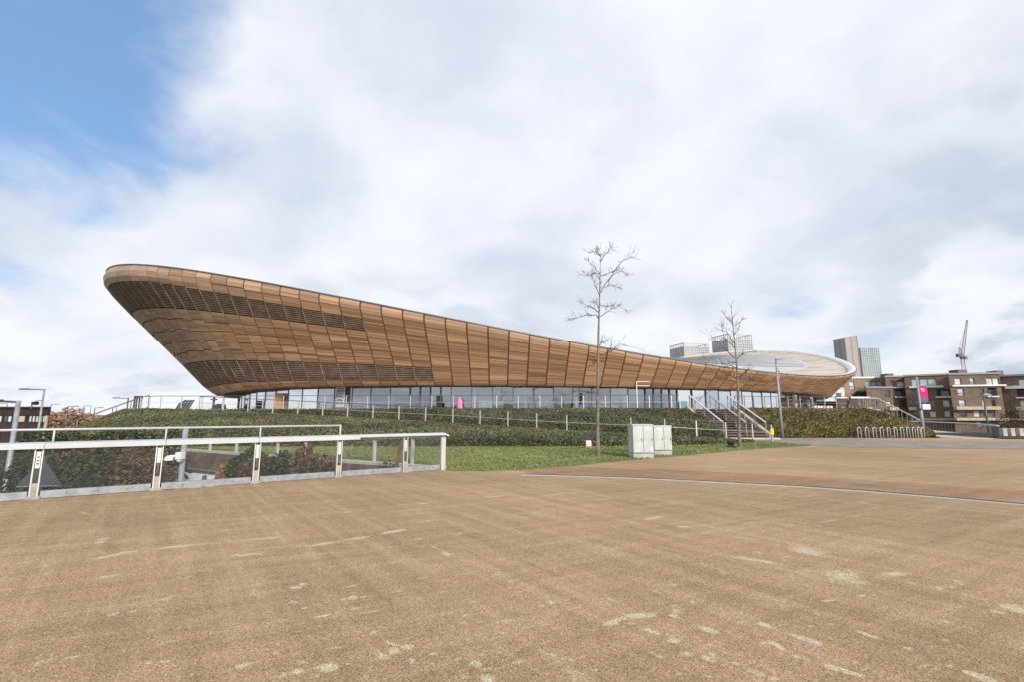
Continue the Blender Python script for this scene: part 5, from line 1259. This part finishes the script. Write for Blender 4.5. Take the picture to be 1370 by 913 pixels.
            if k_ in 'rD':
                g = MB(); zg = z0+1.05
                for u in np.arange(x0, x1+.01, .16): g.boxa(a+e*u+n*.06+Vector((0, 0, (z0+zg)/2)), e*.015, n*.012, Vector((0, 0, (zg-z0)/2)))
                g.boxa(a+e*((x0+x1)/2)+n*.06+Vector((0, 0, zg)), e*((x1-x0)/2+.05), n*.03, Vector((0, 0, .03))); g.build('balcony_rail', M_STEELD, t)
        for s_ in slabs:
            x0, z1_ = hit(a, b, s_[0], s_[1]); x1, z0_ = hit(a, b, s_[2], s_[3]); bx('balcony_band' if s_[3]-s_[1] > 2 else 'string_course', x0, x1, z0_, z1_, -(.9 if s_[3]-s_[1] > 2 else .35), -.01, M_CREAM if s_[3]-s_[1] > 2 else M_COPING, t)
        return o
    # lowest terrace at the left, set-back buff storey behind it
    a, b = plane(1121, 96, 1164, 96)
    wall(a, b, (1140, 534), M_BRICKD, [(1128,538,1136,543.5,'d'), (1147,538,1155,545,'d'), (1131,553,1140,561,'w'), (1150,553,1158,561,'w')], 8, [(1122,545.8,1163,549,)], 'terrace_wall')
    a, b = plane(1133, 104, 1196, 103.4)
    wall(a, b, (1160, 507.2), M_BRICKT, [(1135.8,511.5,1143.7,522,'w'), (1157.5,511.3,1189.7,519.6,'g')], 10, [], 'upper_wall', (1160, 540))
    a, b = plane(1162.5, 97, 1197.2, 97)
    wall(a, b, (1180, 520.4), M_BRICK, [(1183,523,1191.6,532.6,'d'), (1165.4,537,1174,544,'d'), (1183.7,538,1193,544.8,'w'), (1168,551,1176,560,'w'), (1184,551,1193,560,'w')], 10, [(1186,545.8,1198,550)], 'wall')
    a, b = plane(1189.8, 99, 1216, 98.6)
    wall(a, b, (1200, 505.6), M_BRICK, [(1199.5,511,1213.4,518.6,'c'), (1197.8,521.3,1214.4,531.2,'r'), (1202,536.5,1212,546,'d'), (1202,550,1212,560,'d')], 10, [(1195,518.8,1217,520), (1196,531.6,1215,533)], 'wall')
    a, b = plane(1215.5, 97, 1277, 93)
    wall(a, b, (1245, 503.6), M_BRICK, [(1219,508.3,1253.4,517.6,'g'), (1220,522.7,1226.6,532.5,'w'), (1252.5,521.2,1273,531.2,'r'), (1221,536.5,1229,544.6,'d'), (1242,536.5,1251,546,'w'), (1261,536.3,1271,546,'w'),
        (1244,551,1253,559.6,'c'), (1263,550.6,1272,559.2,'w'), (1222,551,1230,560,'d')], 12, [(1216,517.9,1262,519.1), (1251.5,531.4,1273.8,532.8), (1215.6,545.8,1226,549.6), (1234,560.4,1276.5,563.4)], 'wall')
    a, b = plane(1276, 90, 1345, 88)
    wall(a, b, (1300, 502.0), M_BRICK, [(1276.6,507,1286.7,515.9,'w'), (1297,506.6,1304.4,515,'w'), (1319,506.8,1341,516,'c'), (1280.7,520.8,1290.6,530.6,'w'), (1311,520.8,1317.5,530,'w'), (1320.8,519.8,1334.8,530.4,'r'), (1282.7,536,1292.6,544.6,'w'), (1314,536,1319.6,544.6,'w'), (1326.5,535.6,1333,544.4,'D'), (1338.8,535.8,1346,546,'w'),
        (1284.7,549.8,1294,559,'d'), (1302.4,549.8,1312.2,559,'g'), (1315,550,1320,559,'d'), (1326.7,549.8,1332,559.5,'w'), (1305,565,1315,572,'w'), (1328,565,1334,571,'d')], 12,
        [(1273,516.2,1345,517.3), (1320,530.8,1335.4,532.2), (1276,544.9,1335,549.2), (1276,560,1345,563.6)], 'wall')
    a, b = plane(1344.5, 91, 1440, 84)
    wall(a, b, (1360, 504.0), M_BRICK, [(1362,508.3,1376,517,'c'), (1349,522.2,1355.8,532.4,'w'), (1360,520.5,1384,532,'r'), (1352,536.4,1357,545.6,'w'), (1364,536.4,1372,545.6,'w'), (1345.5,550.5,1359.5,560,'D'), (1362,549.5,1376,560,'w'), (1390,508,1410,517,'w'), (1392,522,1410,532,'w')], 12,
        [(1344.6,517.6,1430,518.9), (1359.5,532.3,1384.5,533.6), (1360,545.5,1400,550), (1345,560.6,1430,563.6)], 'wall')
    # chimney-like brick heads on the roofline
    for px, d, w, h in ((1194, 100, 1.3, 10.0), (1292, 92, 1.8, 10.1), (1342, 91, 1.3, 9.8)):
        p = AT(px, 503, d); MB().box((p.x, p.y+1.5, h-1.5), (w, 2, 3.4)).build('parapet_head', M_BRICK, t)
    return t
flats()
# dark hedge/roof garden on the terrace of the flats
p = AT(1153, 530.5, 99); shrub(1153, 530.8, 98.6, (1.7, .9, .8), 'dark planting on the roof terrace of the flats', M_SHRUB, 500, .25, None, AT(1153, 534, 98.6).z)
# low white building and dark sheds behind the right tip
p = AT(1121, 521, 150); t = thing('white_building', (p.x, p.y, -4.2), 'pale low building glimpsed between the right tip and the flats', 'building')
MB().box((p.x, p.y+6, (p.z-4.2)/2), (9, 12, p.z+4.2)).build('wall', M_CURT, t); MB().box((p.x, p.y+6, p.z+.15), (9.4, 12.4, .3)).build('roof', M_WHITE, t)
for k_ in range(3): MB().box((p.x-3+3*k_, p.y-.03, p.z-2.0), (1.6, .1, 1.4)).build('window', M_PANE, t)
p = AT(1116, 539, 118); t = thing('dark_shed', (p.x, p.y, -4.2), 'dark flat roofed shed behind the orange barriers', 'shed')
MB().box((p.x, p.y+3, (p.z-4.2)/2), (13, 6, p.z+4.2)).build('wall', M_STEELD, t); MB().box((p.x, p.y+3, p.z+.1), (13.3, 6.3, .2)).build('roof', M_GALV, t)
for k_ in range(5): MB().box((p.x-5+2.5*k_, p.y-.05, p.z-1.6), (1.1, .1, 1.5)).build('door', M_GALV, t)
# ---------------------------------------------------------------- towers on the skyline
def tower(label, name, pxa, pxb, ptop, d, mwall, mfin, dep, fins, floors, crown=0.0, slant=0.0, rot=0.0):
    a, b = AT(pxa, ptop, d), AT(pxb, ptop, d); w = b.x-a.x; z = a.z; t = thing(name, ((a.x+b.x)/2, d, -4.2), label, 'tower')
    ex = Vector((math.cos(rot), math.sin(rot), 0)); ey = Vector((-math.sin(rot), math.cos(rot), 0)); c = Vector(((a.x+b.x)/2, d+dep/2, 0)); zt = z-crown
    def zz(u): return zt+slant*(u-.5)
    m = MB(); base = []
    for sx, sy in ((-1, -1), (1, -1), (1, 1), (-1, 1)): base.append(c+ex*(sx*w/2)+ey*(sy*dep/2))
    m.v = [(p.x, p.y, -4.2) for p in base]+[(p.x, p.y, zz(.5+.5*s)) for p, s in zip(base, (-1, 1, 1, -1))]; m.f = [(4, 5, 6, 7)]+[(i, (i+1) % 4, 4+(i+1) % 4, 4+i) for i in range(4)]; m.build('wall', mwall, t)
    H = zt+4.2; f_ = MB()
    for face in range(3):
        o, u, L_, n = ((base[0], ex, w, -ey), (base[1], ey, dep, ex), (base[0], ey, dep, -ex))[face]
        k_ = max(2, int(fins*L_/w))
        for i in range(k_+1): p = o+u*(L_*i/k_)+n*.15; hh = zz(i/k_) if face == 0 else zz(1 if face == 1 else 0); f_.boxa(p+UPV*((hh-4.2)/2), u*.22, n*.2, UPV*((hh+4.2)/2))
    stuff(f_.build('fins', mfin, t)); g = MB()
    for j in range(1, floors+1):
        z_ = -4.2+H*j/floors-.25
        for o, u, L_, n in ((base[0], ex, w, -ey), (base[1], ey, dep, ex), (base[0], ey, dep, -ex)): g.boxa(o+u*(L_/2)+n*.08+UPV*z_, u*(L_/2), n*.12, UPV*.28)
    if not slant: stuff(g.build('floor_bands', mfin, t))
    if crown:
        q = MB()
        for o, u, L_, n in ((base[0], ex, w, -ey), (base[1], ey, dep, ex), (base[3], ex, w, ey), (base[0], ey, dep, -ex)):
            for i in range(9): q.boxa(o+u*(L_*i/8)+UPV*(zt+crown/2), u*.25, n*.25, UPV*(crown/2))
            q.boxa(o+u*(L_/2)+UPV*(zt+crown-.3), u*(L_/2), n*.3, UPV*.3)
        q.build('roof_crown', mfin, t)
    return t
tower('pale far tower with an open roof crown, left of the shorter bare tree', 'far_tower', 909, 946, 459.5, 420, M_TOWGB, M_TOWA, 22, 11, 30, 3.2, 0, R(14))
tower('taller pale far tower with a roof crown, behind the shorter bare tree', 'far_tower', 968, 1004, 446.5, 410, M_TOWGB, M_TOWA, 22, 11, 32, 4.5, 0, R(12))
tower('brown grey tower with a slanting top above the flats', 'far_tower', 1127, 1146, 450, 430, M_TOWB, mat('brown tower seams', (.38, .33, .32), .8), 12, 1, 1, 0, 2.6, R(10))  # seam colour kept pale too, haze included
tower('green grey glass tower beside the brown one', 'far_tower', 1149.5, 1175, 466, 440, M_TOWG, mat('glass tower bars', (.42, .47, .47), .5), 18, 9, 30, 0, 0, R(4))
# ---------------------------------------------------------------- tower crane
def crane():
    d = 300.0; b = AT(1289, 560, d); t = thing('tower_crane', (b.x, d, -4.2), 'dark red luffing tower crane with its jib raised above the flats', 'crane')
    pv = AT(1287.5, 481, d); tip = AT(1293.8, 428, d); cj = AT(1281.6, 474.5, d); ap = AT(1283.6, 466, d); bs = AT(1289.6, 505, d); bs.z = -4.2
    bs = Vector((bs.x+1.2, d, -4.2))
    def lattice(p, q, w0, w1, n):
        m = MB(); ax = (q-p).normalized(); s1 = ax.orthogonal().normalized(); s2 = ax.cross(s1); C = []
        for i in range(n+1):
            w = w0+(w1-w0)*i/n; c = p.lerp(q, i/n); C.append([c+s1*(x*w/2)+s2*(y*w/2) for x, y in ((-1, -1), (1, -1), (1, 1), (-1, 1))])
        for k_ in range(4):
            m.tube([c[k_] for c in C], .13, 4)
            for i in range(n): m.tube([C[i][k_], C[i+1][(k_+1) % 4]], .08, 3, False)
        return m
    lattice(bs, pv, 1.7, 1.7, 26).build('mast', M_CRANE, t); lattice(pv+UPV*.8, tip, 1.5, .7, 22).build('jib', M_CRANE, t); lattice(pv+UPV*.5, ap, 1.3, .8, 6).build('back_frame', M_CRANE, t)
    MB().bar(pv, cj, 1.6, .5).build('machinery_deck', M_CRANE, t); MB().box(cj+Vector((.3, 0, -.9)), (2.0, 1.8, 1.9)).build('counterweight', M_STEELD, t); MB().box(pv+Vector((1.3, -.6, .6)), (1.6, 1.5, 2.0)).build('cab', M_CRANE, t)
    MB().tube([ap, tip], .07, 4).build('luffing_rope', M_STEELD, t); MB().tube([ap, cj], .08, 4).build('back_stay', M_STEELD, t); MB().tube([tip, tip-UPV*4], .05, 4).build('hoist_rope', M_STEELD, t)
crane()
